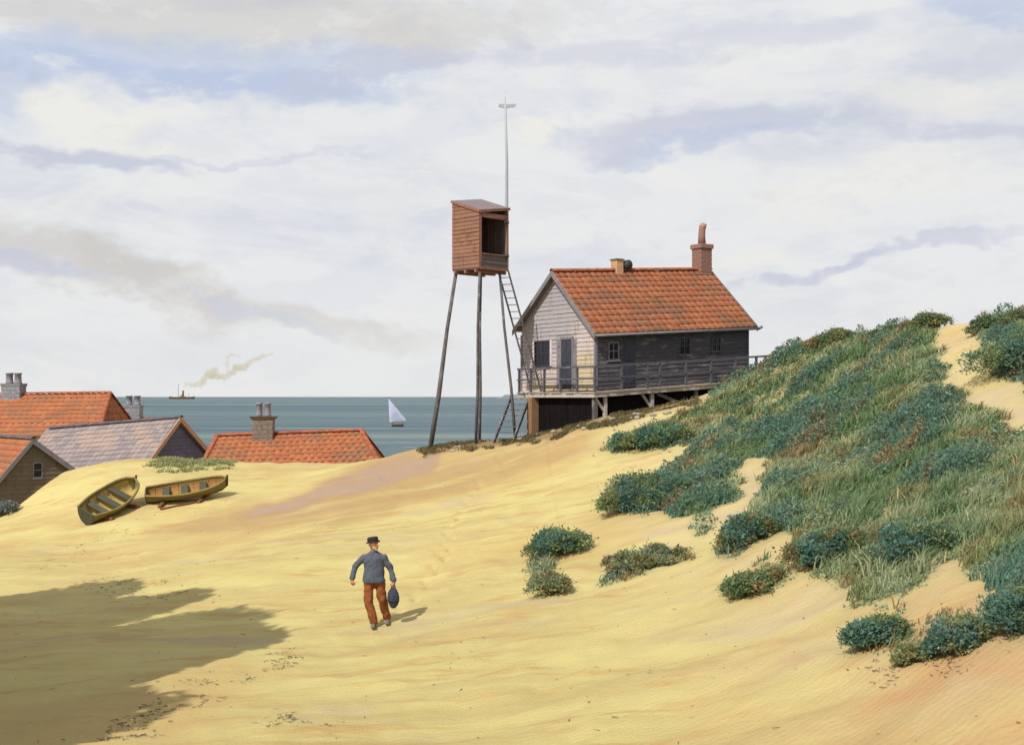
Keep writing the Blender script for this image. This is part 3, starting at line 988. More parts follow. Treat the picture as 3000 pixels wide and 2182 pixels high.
def make_hut():
    rnd = random.Random(11)
    root = empty('lookout_hut', HC, R(TH))
    tag(root, 'weatherboarded hut with red tiled roof and chimney standing on a timber deck', 'hut')
    Ln, Wd = 7.53, 5.07
    ef, eb, ap, ya = 2.32, 2.62, 4.56, 2.53
    # solid core of the walls
    m = MB(hsh)
    t = 0.0
    sec = [(0, 0.02), (Wd, 0.02), (Wd, eb), (ya, ap - 0.05), (0, ef)]
    vs = [(0, y, z) for y, z in sec] + [(Ln, y, z) for y, z in sec]
    m.add(vs, [(0, 1, 2, 3, 4), (9, 8, 7, 6, 5)] + [(i, (i + 1) % 5, 5 + (i + 1) % 5, 5 + i) for i in range(5)])
    wall = m.build('wall', M['trim'], root)
    # long tarred side
    lo = [(0.55, 1.05, 1.1, 1.78), (1.25, 1.85, 0.06, 1.98), (3.95, 4.5, 1.15, 1.85), (5.6, 6.1, 1.2, 1.8)]
    side = m = MB(hsh)
    m.box(0.002, Ln - 0.002, -0.004, 0, 0.02, ef)
    side = m.build('side_wall', M['tar'], root)
    clapboards(side, M['tar'], (0, -0.004, 0), (1, 0, 0), (0, -1, 0), 0.03, ef - 0.06, 0.158, lambda z: (0, Ln), lo, hsh, rnd=rnd)
    window(root, (0, -0.004, 0), (1, 0, 0), (0, -1, 0), 0.55, 1.05, 1.1, 1.78, M['trim'], hsh, 2, 2, 0.05)
    window(root, (0, -0.004, 0), (1, 0, 0), (0, -1, 0), 3.95, 4.5, 1.15, 1.85, M['tar'], hsh, 2, 2, 0.05)
    window(root, (0, -0.004, 0), (1, 0, 0), (0, -1, 0), 5.6, 6.1, 1.2, 1.8, M['tar'], hsh, 2, 2, 0.05)
    m = MB(hsh); m.box(1.25, 1.85, -0.03, -0.005, 0.06, 1.98)
    d = m.build('door', M['doorp'], root); d['label'] = 'narrow dark door in the tarred side'
    m = MB(hsh); m.box(1.33, 1.77, -0.045, -0.0301, 1.05, 1.85); m.box(1.33, 1.77, -0.045, -0.0301, 0.2, 0.9); m.build('panel', M['doorp'], d)
    m = MB(hsh); m.ellipsoid((1.78, -0.06, 1.0), (0.025, 0.03, 0.025), 8, 6); m.build('handle', M['soot'], d)
    # gable end towards the left
    def span(z):
        lo_ = 0.0 if z <= ef else (z - ef) / (ap - ef) * ya
        hi_ = Wd if z <= eb else Wd - (z - eb) / (ap - eb) * (Wd - ya)
        return (lo_ + 0.01, hi_ - 0.01)
    gop = [(1.18, 2.52, 0.08, 2.08), (2.85, 4.25, 0.98, 2.0)]
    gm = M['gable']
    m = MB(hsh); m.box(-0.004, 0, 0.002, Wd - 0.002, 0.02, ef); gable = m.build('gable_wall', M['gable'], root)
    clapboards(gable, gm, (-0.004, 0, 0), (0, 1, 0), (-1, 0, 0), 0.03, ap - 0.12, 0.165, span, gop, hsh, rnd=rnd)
    # gable door: dark leaf with pale side panels
    m = MB(hsh); m.box(-0.03, -0.005, 1.5, 2.2, 0.08, 1.98)
    d = m.build('door', M['doorp'], root); d['label'] = 'dark double door between lilac shutters in the gable'
    for y0, y1 in ((1.53, 1.83), (1.87, 2.17)):
        m = MB(hsh); m.box(-0.045, -0.0301, y0, y1, 0.2, 0.95); m.box(-0.045, -0.0301, y0, y1, 1.08, 1.88); m.build('panel', M['doorp'], d)
    m = MB(hsh); m.ellipsoid((-0.06, 1.92, 1.0), (0.03, 0.025, 0.025), 8, 6); m.build('handle', M['soot'], d)
    m = MB(hsh); m.box(-0.05, -0.005, 1.42, 1.5, 0.06, 2.06); m.box(-0.05, -0.005, 2.2, 2.28, 0.06, 2.06); m.box(-0.055, -0.005, 1.42, 2.28, 1.981, 2.08); m.build('frame', M['trim'], d)
    for y0, y1 in ((1.18, 1.41), (2.29, 2.52)):
        m = MB(hsh); m.box(-0.04, -0.005, y0, y1, 0.1, 2.0)
        for zz in (0.3, 1.0, 1.7): m.box(-0.055, -0.041, y0 + 0.015, y1 - 0.015, zz, zz + 0.09)
        m.build('shutter', M['trim'], root)
    window(root, (-0.004, 0, 0), (0, 1, 0), (-1, 0, 0), 3.0, 4.1, 0.98, 2.0, M['doorp'], hsh, 2, 2, 0.05, 'dark four pane window between boards in the gable')
    for y0, y1 in ((2.86, 2.99), (4.11, 4.24)):
        m = MB(hsh); m.box(-0.045, -0.005, y0, y1, 0.98, 2.0); m.build('window_board', M['lilac'], root)
    for y0 in (-0.045, Wd - 0.06):
        m = MB(hsh); m.box(-0.05, 0.06, y0, y0 + 0.105, 0.0, ef - 0.04); m.build('corner_board', M['trim'], root)
    m = MB(hsh); m.box(Ln - 0.06, Ln + 0.04, -0.05, 0.05, 0.0, ef - 0.04); m.build('corner_board', M['tar'], root)
    # roof
    mf = (ap - ef) / ya; mk = (ap - eb) / (Wd - ya)
    x0, x1 = -0.26, Ln + 0.24
    yf, yb = -0.30, Wd + 0.28
    zf = ef + mf * yf; zb = ap - mk * (yb - ya)
    T = 0.07
    m = MB(hsh)
    sec = [(yf, zf), (ya, ap), (yb, zb), (yb, zb + T), (ya, ap + T), (yf, zf + T)]
    vs = [(x0, y, z) for y, z in sec] + [(x1, y, z) for y, z in sec]
    m.add(vs, [(0, 1, 4, 5), (1, 2, 3, 4), (11, 10, 7, 6), (10, 9, 8, 7)] + [(i, (i + 1) % 6, 6 + (i + 1) % 6, 6 + i) for i in range(6)])
    roof = m.build('roof', M['trim'], root)
    me = pantile_mesh(M['tile_red'])
    p0 = hsh((x0, yf, zf + T)); p1 = hsh((x1, yf, zf + T)); q0 = hsh((x0, ya, ap + T))
    tile_slope(roof, me, p0, p1 - p0, q0 - p0, (p1 - p0).length, (q0 - p0).length, 0.30, 0.345, rnd)
    me2 = pantile_mesh(M['tile_red'], 0.30, 0.40)
    pb = hsh((x0, yb, zb + T)); pb1 = hsh((x1, yb, zb + T))
    # far slope: same tiles, out of sight, joined
    big = MB()
    e = (pb - pb1).normalized(); s = (hsh((x1, ya, ap + T)) - pb1); sl = s.length; s.normalize(); nr = e.cross(s).normalized()
    for i in range(int(sl / 0.36)):
        for k in range(int((x1 - x0) / 0.9)):
            o = pb1 + e * k * 0.9 + s * i * 0.36
            big.hexa([o, o + e * 0.89, o + e * 0.89 + s * 0.4, o + s * 0.4, o + nr * 0.05, o + e * 0.89 + nr * 0.05, o + e * 0.89 + s * 0.4 + nr * 0.02, o + s * 0.4 + nr * 0.02])
    o = big.build('rear_tiles', M['tile_red'], roof); o['kind'] = 'stuff'
    ridge_run(roof, M['ridge_red'], hsh((x0 - 0.02, ya, ap + T + 0.02)), hsh((x1 + 0.02, ya, ap + T + 0.02)), 0.13)
    for (ya0, za0, ya1, za1) in ((yf - 0.02, zf - 0.02, ya, ap), (yb + 0.02, zb - 0.02, ya, ap)):
        for xx in (x0, x1):
            m = MB(hsh)
            a = 0.04 if xx == x0 else -0.04
            m.hexa([(xx - 0.035, ya0, za0 - 0.1), (xx + 0.002, ya0, za0 - 0.1), (xx + 0.002, ya1, za1 - 0.1), (xx - 0.035, ya1, za1 - 0.1),
                    (xx - 0.035, ya0, za0 + 0.11), (xx + 0.002, ya0, za0 + 0.11), (xx + 0.002, ya1, za1 + 0.11), (xx - 0.035, ya1, za1 + 0.11)] if xx == x0 else
                   [(xx - 0.002, ya0, za0 - 0.1), (xx + 0.035, ya0, za0 - 0.1), (xx + 0.035, ya1, za1 - 0.1), (xx - 0.002, ya1, za1 - 0.1),
                    (xx - 0.002, ya0, za0 + 0.11), (xx + 0.035, ya0, za0 + 0.11), (xx + 0.035, ya1, za1 + 0.11), (xx - 0.002, ya1, za1 + 0.11)])
            m.build('barge_board', M['trim'], root)
    m = MB(hsh); m.tube([(x0, yf - 0.06, zf - 0.01), (x1 + 0.06, yf - 0.06, zf - 0.02)], 0.05, 8); m.tube([(x1 + 0.05, yf - 0.06, zf - 0.02), (x1 + 0.2, yf - 0.07, zf + 0.05)], 0.06, 8)
    m.build('gutter', M['trim'], root, True)
    # chimney by the far end of the ridge
    cx, cy = 7.32, ya
    zb_ = ap + HK * cx
    m = MB(); m.box(cx - 0.29, cx + 0.29, cy - 0.29, cy + 0.29, zb_ - 0.6, zb_ + 0.95)
    ch = m.build('chimney', M['brick'], root, False, 0.012)
    m = MB(); m.box(cx - 0.35, cx + 0.35, cy - 0.35, cy + 0.35, zb_ + 0.951, zb_ + 1.14); m.build('cap', M['brick'], ch, False, 0.02)
    for r_ in range(10):
        zz = zb_ - 0.02 + r_ * 0.097
        for sgn in range(3):
            m = MB(); off = 0.12 if r_ % 2 else 0
            a = cx - 0.29 + sgn * 0.195 + off * 0.8; b = min(a + 0.18, cx + 0.29)
            if b - a > 0.04: m.box(a, b, cy - 0.302, cy - 0.2905, zz, zz + 0.085); m.build('brick', M['brick'], ch)
            m = MB(); a = cy - 0.29 + sgn * 0.195 + off * 0.8; b = min(a + 0.18, cy + 0.29)
            if b - a > 0.04: m.box(cx - 0.302, cx - 0.2905, a, b, zz, zz + 0.085); m.build('brick', M['brick'], ch)
    m = MB()
    m.tube([(cx, cy, zb_ + 1.1), (cx - 0.01, cy, zb_ + 1.5), (cx + 0.01, cy, zb_ + 1.8), (cx + 0.07, cy - 0.02, zb_ + 1.98)], [0.17, 0.145, 0.14, 0.13], 14)
    m.build('chimney_pot', M['brick'], ch, True)
    m = MB(); m.tube([(cx + 0.02, cy, zb_ + 1.86), (cx + 0.12, cy - 0.02, zb_ + 2.02)], [0.16, 0.11], 12); m.build('cowl', M['pot'], ch, True)
    # low ventilator on the ridge
    vx = 2.9; vz = ap + HK * vx
    m = MB(); m.box(vx - 0.18, vx + 0.16, ya - 0.2, ya + 0.2, vz - 0.1, vz + 0.5)
    vt = m.build('ridge_vent', M['pot'], root, False, 0.015)
    m = MB(); m.box(vx - 0.215, vx + 0.195, ya - 0.235, ya + 0.235, vz + 0.501, vz + 0.55); m.build('cap', M['brick_brown'], vt)
    m = MB(); m.tube([(vx + 0.42, ya - 0.2, vz + 0.33), (vx + 0.42, ya + 0.2, vz + 0.33)], 0.2, 16); m.box(vx + 0.36, vx + 0.48, ya - 0.06, ya + 0.06, vz, vz + 0.2)
    m.build('cowl', M['soot'], vt, True)


make_hut()

DX0, DX1, DY0, DY1 = -0.72, 8.05, -0.92, 4.35


def hut_world(p):
    p = hsh(p)
    c, s = math.cos(R(TH)), math.sin(R(TH))
    return Vector((HC.x + c * p.x - s * p.y, HC.y + s * p.x + c * p.y, HC.z + p.z))


def ground_local(x, y):
    w = hut_world((x, y, 0))
    return hz(w.x, w.y) - HC.z


def make_deck():
    rnd = random.Random(5)
    root = empty('timber_deck', HC, R(TH))
    tag(root, 'railed timber deck on posts carrying the hut above the sand', 'deck')
    # plank ends show along the front
    n = 56
    for i in range(n):
        a = DX0 + (DX1 - DX0) * i / n; b = DX0 + (DX1 - DX0) * (i + 1) / n - 0.012
        j = rnd.uniform(-0.03, 0.02)
        m = MB(hsh); m.box(a, b, DY0 + j, -0.06, -0.05, -0.004 + rnd.uniform(-0.006, 0.0)); m.build('deck_plank', M['planks'], root)
    n = 27
    for i in range(n):
        a = -0.055 + (DY1 + 0.055) * i / n; b = -0.055 + (DY1 + 0.055) * (i + 1) / n - 0.012
        m = MB(hsh); m.box(DX0 + rnd.uniform(-0.03, 0.02), -0.06, a, b, -0.05, -0.004 + rnd.uniform(-0.006, 0)); m.build('deck_plank', M['planks'], root)
    m = MB(hsh); m.box(-0.055, DX1 - 0.05, -0.055, 5.3, -0.16, -0.06); m.build('floor', M['void_shade'], root)
    m = MB(hsh); m.box(DX0 + 0.03, DX1 - 0.03, DY0 + 0.04, DY0 + 0.10, -0.20, -0.052); m.build('edge_beam', M['palewood'], root)
    m = MB(hsh); m.box(DX0 + 0.03, DX0 + 0.09, DY0 + 0.102, DY1 - 0.02, -0.20, -0.052); m.build('edge_beam', M['palewood'], root)
    # posts
    for (x, y, w, mt_) in ((DX0 + 0.12, 3.35, 0.34, 'brownpost'), (-0.1, DY0 + 0.2, 0.13, 'palewood'), (2.05, DY0 + 0.2, 0.15, 'palewood'), (DX0 + 0.2, DY0 + 0.25, 0.16, 'leg'), (4.2, DY0 + 0.2, 0.14, 'leg'), (6.2, DY0 + 0.2, 0.14, 'leg')):
        zg = ground_local(x, y) - 0.35 - HK * x
        if zg > -0.25: continue
        m = MB(hsh); m.box(x - w / 2, x + w / 2, y - w / 2, y + w / 2, zg, -0.201); m.build('post', M[mt_], root, False, 0.012)
        if mt_ == 'palewood':
            m = MB(hsh)
            m.bar((x - 0.03, y, -0.75), (x - 0.45, y, -0.22), 0.08, 0.09); m.build('brace', M['palewood'], root)
    m = MB(hsh); m.bar((2.3, DY0 + 0.2, -0.24), (3.6, DY0 + 0.2, -0.75), 0.08, 0.12); m.build('brace', M['leg'], root)
    # near-black boards between the posts stand in for the shaded void under the deck
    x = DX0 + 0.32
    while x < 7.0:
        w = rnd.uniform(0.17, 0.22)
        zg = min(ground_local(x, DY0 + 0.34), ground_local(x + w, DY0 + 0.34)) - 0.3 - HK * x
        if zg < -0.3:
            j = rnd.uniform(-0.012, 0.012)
            m = MB(hsh); m.box(x, x + w - 0.006, DY0 + 0.32 + j, DY0 + 0.345 + j, zg, -0.17); m.build('shade_board', M['void_shade'], root)
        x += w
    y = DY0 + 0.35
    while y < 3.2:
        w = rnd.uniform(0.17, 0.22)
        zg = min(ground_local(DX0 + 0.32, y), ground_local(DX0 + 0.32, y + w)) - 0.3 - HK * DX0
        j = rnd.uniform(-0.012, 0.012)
        m = MB(hsh); m.box(DX0 + 0.29 + j, DX0 + 0.314 + j, y, y + w - 0.006, zg, -0.17); m.build('shade_board', M['void_shade'], root)
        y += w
    # railing
    posts = [(DX0 + 0.06, y_) for y_ in (0.25, 1.35, 2.45, 3.4, 4.25)] + [(x_, DY0 + 0.06) for x_ in (DX0 + 0.06, 0.55, 1.75, 2.35, 3.6, 4.85, 6.1, 7.2, 7.98)]
    for (x, y) in posts:
        t = rnd.uniform(-0.02, 0.02)
        m = MB(hsh); m.bar((x, y, -0.004), (x + t, y + t, 0.92), 0.075, 0.075); m.build('rail_post', M['rail'], root)
    for zz, hh in ((0.92, 0.07), (0.48, 0.05)):
        pts = [(DX0 + 0.06, 4.35), (DX0 + 0.06, DY0 + 0.06), (8.05, DY0 + 0.06)]
        for a, b in zip(pts[:-1], pts[1:]):
            m = MB(hsh)
            q = 0.045 if zz < 0.8 else 0.0
            if a[0] == b[0]: m.bar((a[0] - q, a[1], zz), (b[0] - q, b[1] - 0.1, zz), 0.07 if zz > 0.8 else 0.03, hh)
            else: m.bar((a[0] + 0.07, a[1] - q, zz), (b[0], b[1] - q, zz), 0.07 if zz > 0.8 else 0.03, hh)
            m.build('rail', M['rail'], root)
    for (x, yy) in ((8.02, DY0 + 0.06),):
        m = MB(hsh); m.bar((x, yy + 0.05, 0.9), (x, yy + 0.85, 0.9), 0.06, 0.06); m.bar((x, yy + 0.85, 0.0), (x, yy + 0.85, 0.93), 0.06, 0.06); m.build('end_rail', M['palewood'], root)


make_deck()


# ------------------------------------------------------------------ steps and ladder
def ladder(name, label, cat, a, b, width, side, rung_gap, rail_w, mat, flat):
    a = Vector(a); b = Vector(b)
    root = empty(name, (a.x, a.y, a.z))
    tag(root, label, cat)
    d = (b - a); Ln = d.length; d.normalize()
    sd_ = Vector(side).normalized()
    for s in (-1, 1):
        m = MB(); m.bar(sd_ * s * width / 2, d * Ln + sd_ * s * width / 2, rail_w, rail_w * (2.0 if flat else 1.2)); m.build('stringer' if flat else 'side_rail', mat, root)
    n = int(Ln / rung_gap)
    for i in range(1, n):
        c = d * (i * Ln / n)
        m = MB()
        if flat:
            t = d.cross(sd_); h = Vector((d.x, d.y, 0)).normalized()
            e = sd_ * (width / 2 - rail_w * 0.45)
            m.hexa([c - e - h * 0.1, c + e - h * 0.1, c + e + h * 0.1, c - e + h * 0.1, c - e - h * 0.1 + Z * 0.035, c + e - h * 0.1 + Z * 0.035, c + e + h * 0.1 + Z * 0.035, c - e + h * 0.1 + Z * 0.035])
            m.build('tread', mat, root)
        else:
            m.tube([c - sd_ * width / 2, c + sd_ * width / 2], 0.018, 6); m.build('rung', mat, root)
    return root


tp = hut_world((DX0 - 0.02, 3.95, -0.05))
bt = Vector((PX(1472, 1290, 47.0).x, 47.2, 0)); bt.z = hz(bt.x, bt.y) - 0.08
dd = (tp - bt)
side = Vector((dd.y, -dd.x, 0)).normalized()
ladder('deck_steps', 'steep open wooden steps rising from the sand to the deck', 'steps', bt, tp, 0.85, side, 0.26, 0.06, M['leg'], True)

# ------------------------------------------------------------------ lookout tower
TF = Vector((PX(1405, 782, 46.45).x, 46.45, PX(1405, 782, 46.45).z))
TS = 1.52


def make_tower():
    rnd = random.Random(21)
    # local x: front corner to right corner, local y: front corner to left corner
    gz = hz(TF.x, TF.y)
    root = empty('lookout_tower', (TF.x, TF.y, TF.z), R(45))
    tag(root, 'brown boarded lookout box on tall splayed pole legs beside the hut', 'lookout tower')
    rf = lambda x, y: 2.12 + 0.23 * x / TS + 0.5 * y / TS
    m = MB(); m.box(0.0, TS, 0.0, TS, -0.06, 0.02); m.build('floor', M['box_shaded'], root)
    for k in range(3):
        y = 0.15 + k * 0.58
        m = MB(); m.box(-0.04, TS + 0.04, y, y + 0.1, -0.18, -0.061); m.build('joist', M['box'], root)
    # left face, closed
    m = MB(); m.hexa([(0, 0, 0.02), (0.03, 0, 0.02), (0.03, TS, 0.02), (0, TS, 0.02), (0, 0, rf(0, 0)), (0.03, 0, rf(0, 0)), (0.03, TS, rf(0, TS)), (0, TS, rf(0, TS))])
    w = m.build('side_wall', M['box'], root)
    clapboards(w, M['box'], (0, 0, 0), (0, 1, 0), (-1, 0, 0), 0.0, rf(0, TS), 0.15, lambda z: (0 if z < rf(0, 0) else min(TS, (z - rf(0, 0)) / 0.5 * TS), TS), (), None, rnd=rnd)
    # two back faces
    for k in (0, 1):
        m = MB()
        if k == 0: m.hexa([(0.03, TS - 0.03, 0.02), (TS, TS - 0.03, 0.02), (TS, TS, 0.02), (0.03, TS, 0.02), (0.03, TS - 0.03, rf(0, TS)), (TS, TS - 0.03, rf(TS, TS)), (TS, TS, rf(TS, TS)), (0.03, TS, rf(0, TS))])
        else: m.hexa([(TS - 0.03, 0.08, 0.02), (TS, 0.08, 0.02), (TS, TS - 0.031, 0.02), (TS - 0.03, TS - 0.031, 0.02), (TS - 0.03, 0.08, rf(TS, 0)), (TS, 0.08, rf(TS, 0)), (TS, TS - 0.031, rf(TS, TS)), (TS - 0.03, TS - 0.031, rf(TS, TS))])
        m.build('back_wall', M['box_shaded'], root)
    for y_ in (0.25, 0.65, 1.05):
        m = MB(); m.box(TS - 0.06, TS - 0.031, y_, y_ + 0.05, 0.02, rf(TS, 0) - 0.02); m.build('stud', M['box_shaded'], root)
    m = MB(); m.box(0.04, TS - 0.04, TS - 0.45, TS - 0.05, 0.42, 0.46); m.build('bench', M['box_shaded'], root)
    # right face: boarded below, open lookout above
    for x, mt_ in ((0.031, 'box'), (TS - 0.06, 'box')):
        m = MB(); m.box(x, x + 0.075, -0.012, 0.07, 0.02, rf(x, 0) - 0.02); m.build('corner_post', M[mt_], root)
    m = MB(); m.box(0.107, TS - 0.061, -0.01, 0.06, rf(0, 0) - 0.22, rf(0, 0) - 0.04); m.build('lintel', M['box'], root)
    m = MB(); m.box(0.107, TS - 0.061, 0.02, 0.045, 0.02, 0.50); w = m.build('front_wall', M['box_shaded'], root)
    clapboards(w, M['box_shaded'], (0.107, 0.02, 0), (1, 0, 0), (0, -1, 0), 0.02, 0.50, 0.16, lambda z: (0, TS - 0.17), (), None, proud=0.02, rnd=rnd)
    m = MB(); m.box(0.107, TS - 0.061, -0.03, 0.07, 0.501, 0.545); m.build('sill', M['box'], root)
    m = MB(); m.box(0.02, TS, -0.03, 0.03, -0.07, 0.019); m.build('base_board', M['box'], root)
    # roof boards
    n = 8
    for k in range(n):
        a = -0.035 + (TS + 0.07) * k / n; b = -0.035 + (TS + 0.07) * (k + 1) / n - 0.01
        m = MB(); y0, y1 = -0.045 + rnd.uniform(-0.015, 0.015), TS + 0.03
        z0 = 0.004
        m.hexa([(a, y0, rf(a, y0) + z0), (b, y0, rf(b, y0) + z0), (b, y1, rf(b, y1) + z0), (a, y1, rf(a, y1) + z0)] + [(a, y0, rf(a, y0) + 0.05), (b, y0, rf(b, y0) + 0.05), (b, y1, rf(b, y1) + 0.05), (a, y1, rf(a, y1) + 0.05)])
        m.build('roof_board', M['boxroof'], root)
    for (a, b) in (((-0.05, -0.06), (-0.05, TS + 0.03)), ((-0.03, -0.075), (TS + 0.04, -0.075))):
        m = MB(); m.bar((a[0], a[1], rf(*a) + 0.01), (b[0], b[1], rf(*b) + 0.01), 0.03, 0.1); m.build('roof_trim', M['box'], root)
    # legs
    Ri = Matrix.Rotation(R(-45), 3, 'Z')
    def toL(w): return Ri @ (Vector(w) - Vector((TF.x, TF.y, TF.z)))
    feet = {'L': (1256, 48.3), 'F': (1393, 47.7), 'R': (1512, 47.6), 'B': (1404, 48.9)}
    tops = {'L': (0.08, TS - 0.1), 'F': (0.1, 0.1), 'R': (TS - 0.35, 0.1), 'B': (TS - 0.12, TS - 0.12)}
    for k in 'LFRB':
        u, Y = feet[k]
        x = (u - 1500) / F * Y
        f = toL((x, Y, hz(x, Y) - 0.35))
        t = Vector((*tops[k], -0.17))
        r0, r1 = (0.10, 0.07) if k == 'L' else (0.06, 0.05)
        m = MB(); m.tube([f, f.lerp(t, 0.35) + Vector((0.02, -0.02, 0)), f.lerp(t, 0.7) + Vector((-0.01, 0.02, 0)), t], [r0, r0 * 0.95, r1 * 1.05, r1], 10)
        m.build('leg', M['leg'], root, True)
    # ladder to the box
    return toL


make_tower()
la = hut_world((DX0 + 0.45, 3.6, 0.0))
lb = Vector((PX(1474, 790, 47.35).x, 47.35, TF.z - 0.05))
dd = lb - la
ladder('tower_ladder', 'long thin ladder leaning from the deck up to the lookout box', 'ladder', la, lb, 0.42, (0.92, -0.4, 0), 0.27, 0.045, M['leg'], False)

# mast
mp0 = Vector((PX(1484, 612, 47.62).x, 47.62, TF.z + 0.2))
root = empty('signal_mast', mp0)
tag(root, 'thin grey mast with a short crossarm rising behind the lookout box', 'mast')
top = PX(1480, 300, 47.62)
m = MB(); m.tube([(0, 0, 0), (0.0, 0, 2.2), (0.01, 0, 4.0), (top.x - mp0.x, 0, top.z - mp0.z - 0.06)], [0.075, 0.07, 0.055, 0.045], 10); m.build('pole', M['mast'], root, True)
zc = PX(1480, 312, 47.62).z - mp0.z
m = MB(); m.hexa([(-0.31, -0.03, zc - 0.02), (0.02, -0.03, zc - 0.1), (0.02, 0.03, zc - 0.1), (-0.31, 0.03, zc - 0.02), (-0.29, -0.03, zc + 0.08), (0.02, -0.03, zc + 0.09), (0.02, 0.03, zc + 0.09), (-0.29, 0.03, zc + 0.08)])
m.hexa([(0.0201, -0.03, zc - 0.06), (0.33, -0.03, zc - 0.03), (0.33, 0.03, zc - 0.03), (0.0201, 0.03, zc - 0.06), (0.0201, -0.03, zc + 0.07), (0.37, -0.03, zc + 0.09), (0.37, 0.03, zc + 0.09), (0.0201, 0.03, zc + 0.07)])
m.build('crossarm', M['mast'], root)
m = MB(); m.tube([(top.x - mp0.x, 0, top.z - mp0.z - 0.08), (top.x - mp0.x, 0, top.z - mp0.z + 0.22)], [0.025, 0.01], 6); m.build('finial', M['mast'], root)
for zz in (0.3, 1.6):
    m = MB(); m.box(-0.1, 0.1, -0.28, 0.09, zz, zz + 0.06); m.build('bracket', M['soot'], root)


# ------------------------------------------------------------------ cottages below the dune
def chimney(parent, x, y, zb, w, d, hgt, mat, potmat, pots, cap=0.07, pot_h=0.6, pot_r=0.12):
    m = MB(); m.box(x - w / 2, x + w / 2, y - d / 2, y + d / 2, zb - 0.8, zb + hgt)
    ch = m.build('chimney', mat, parent, False, 0.015)
    m = MB()
    m.hexa([(x - w / 2 - 0.02, y - d / 2 - 0.02, zb + hgt + 0.001), (x + w / 2 + 0.02, y - d / 2 - 0.02, zb + hgt + 0.001), (x + w / 2 + 0.02, y + d / 2 + 0.02, zb + hgt + 0.001), (x - w / 2 - 0.02, y + d / 2 + 0.02, zb + hgt + 0.001),
            (x - w / 2 - cap * 1.5, y - d / 2 - cap * 1.5, zb + hgt + 0.18), (x + w / 2 + cap * 1.5, y - d / 2 - cap * 1.5, zb + hgt + 0.18), (x + w / 2 + cap * 1.5, y + d / 2 + cap * 1.5, zb + hgt + 0.18), (x - w / 2 - cap * 1.5, y + d / 2 + cap * 1.5, zb + hgt + 0.18)])
    m.build('cap', mat, ch, False, 0.01)
    rows = int((hgt + 0.2) / 0.2)
    for r_ in range(rows):
        z = zb - 0.15 + r_ * 0.2
        nb = max(2, int(w / 0.33))
        for k in range(nb):
            off = (0.5 if r_ % 2 else 0) * w / nb
            a = x - w / 2 + k * w / nb + off; b = min(a + w / nb - 0.015, x + w / 2)
            if b - a < 0.05 or z + 0.18 > zb + hgt: continue
            m = MB(); m.box(a, b, y - d / 2 - 0.014, y - d / 2 - 0.0005, z, z + 0.185); m.build('brick', mat, ch)
    for px_ in pots:
        m = MB(); z0 = zb + hgt + 0.17
        m.lathe([(pot_r * 1.15, z0), (pot_r * 1.1, z0 + 0.08), (pot_r, z0 + 0.12), (pot_r * 0.92, z0 + pot_h * 0.85), (pot_r * 1.12, z0 + pot_h * 0.88), (pot_r * 1.12, z0 + pot_h), (pot_r * 0.8, z0 + pot_h), (pot_r * 0.75, z0 + pot_h * 0.9)], x + px_, y, 12)
        m.build('chimney_pot', potmat, ch, True)
    return ch


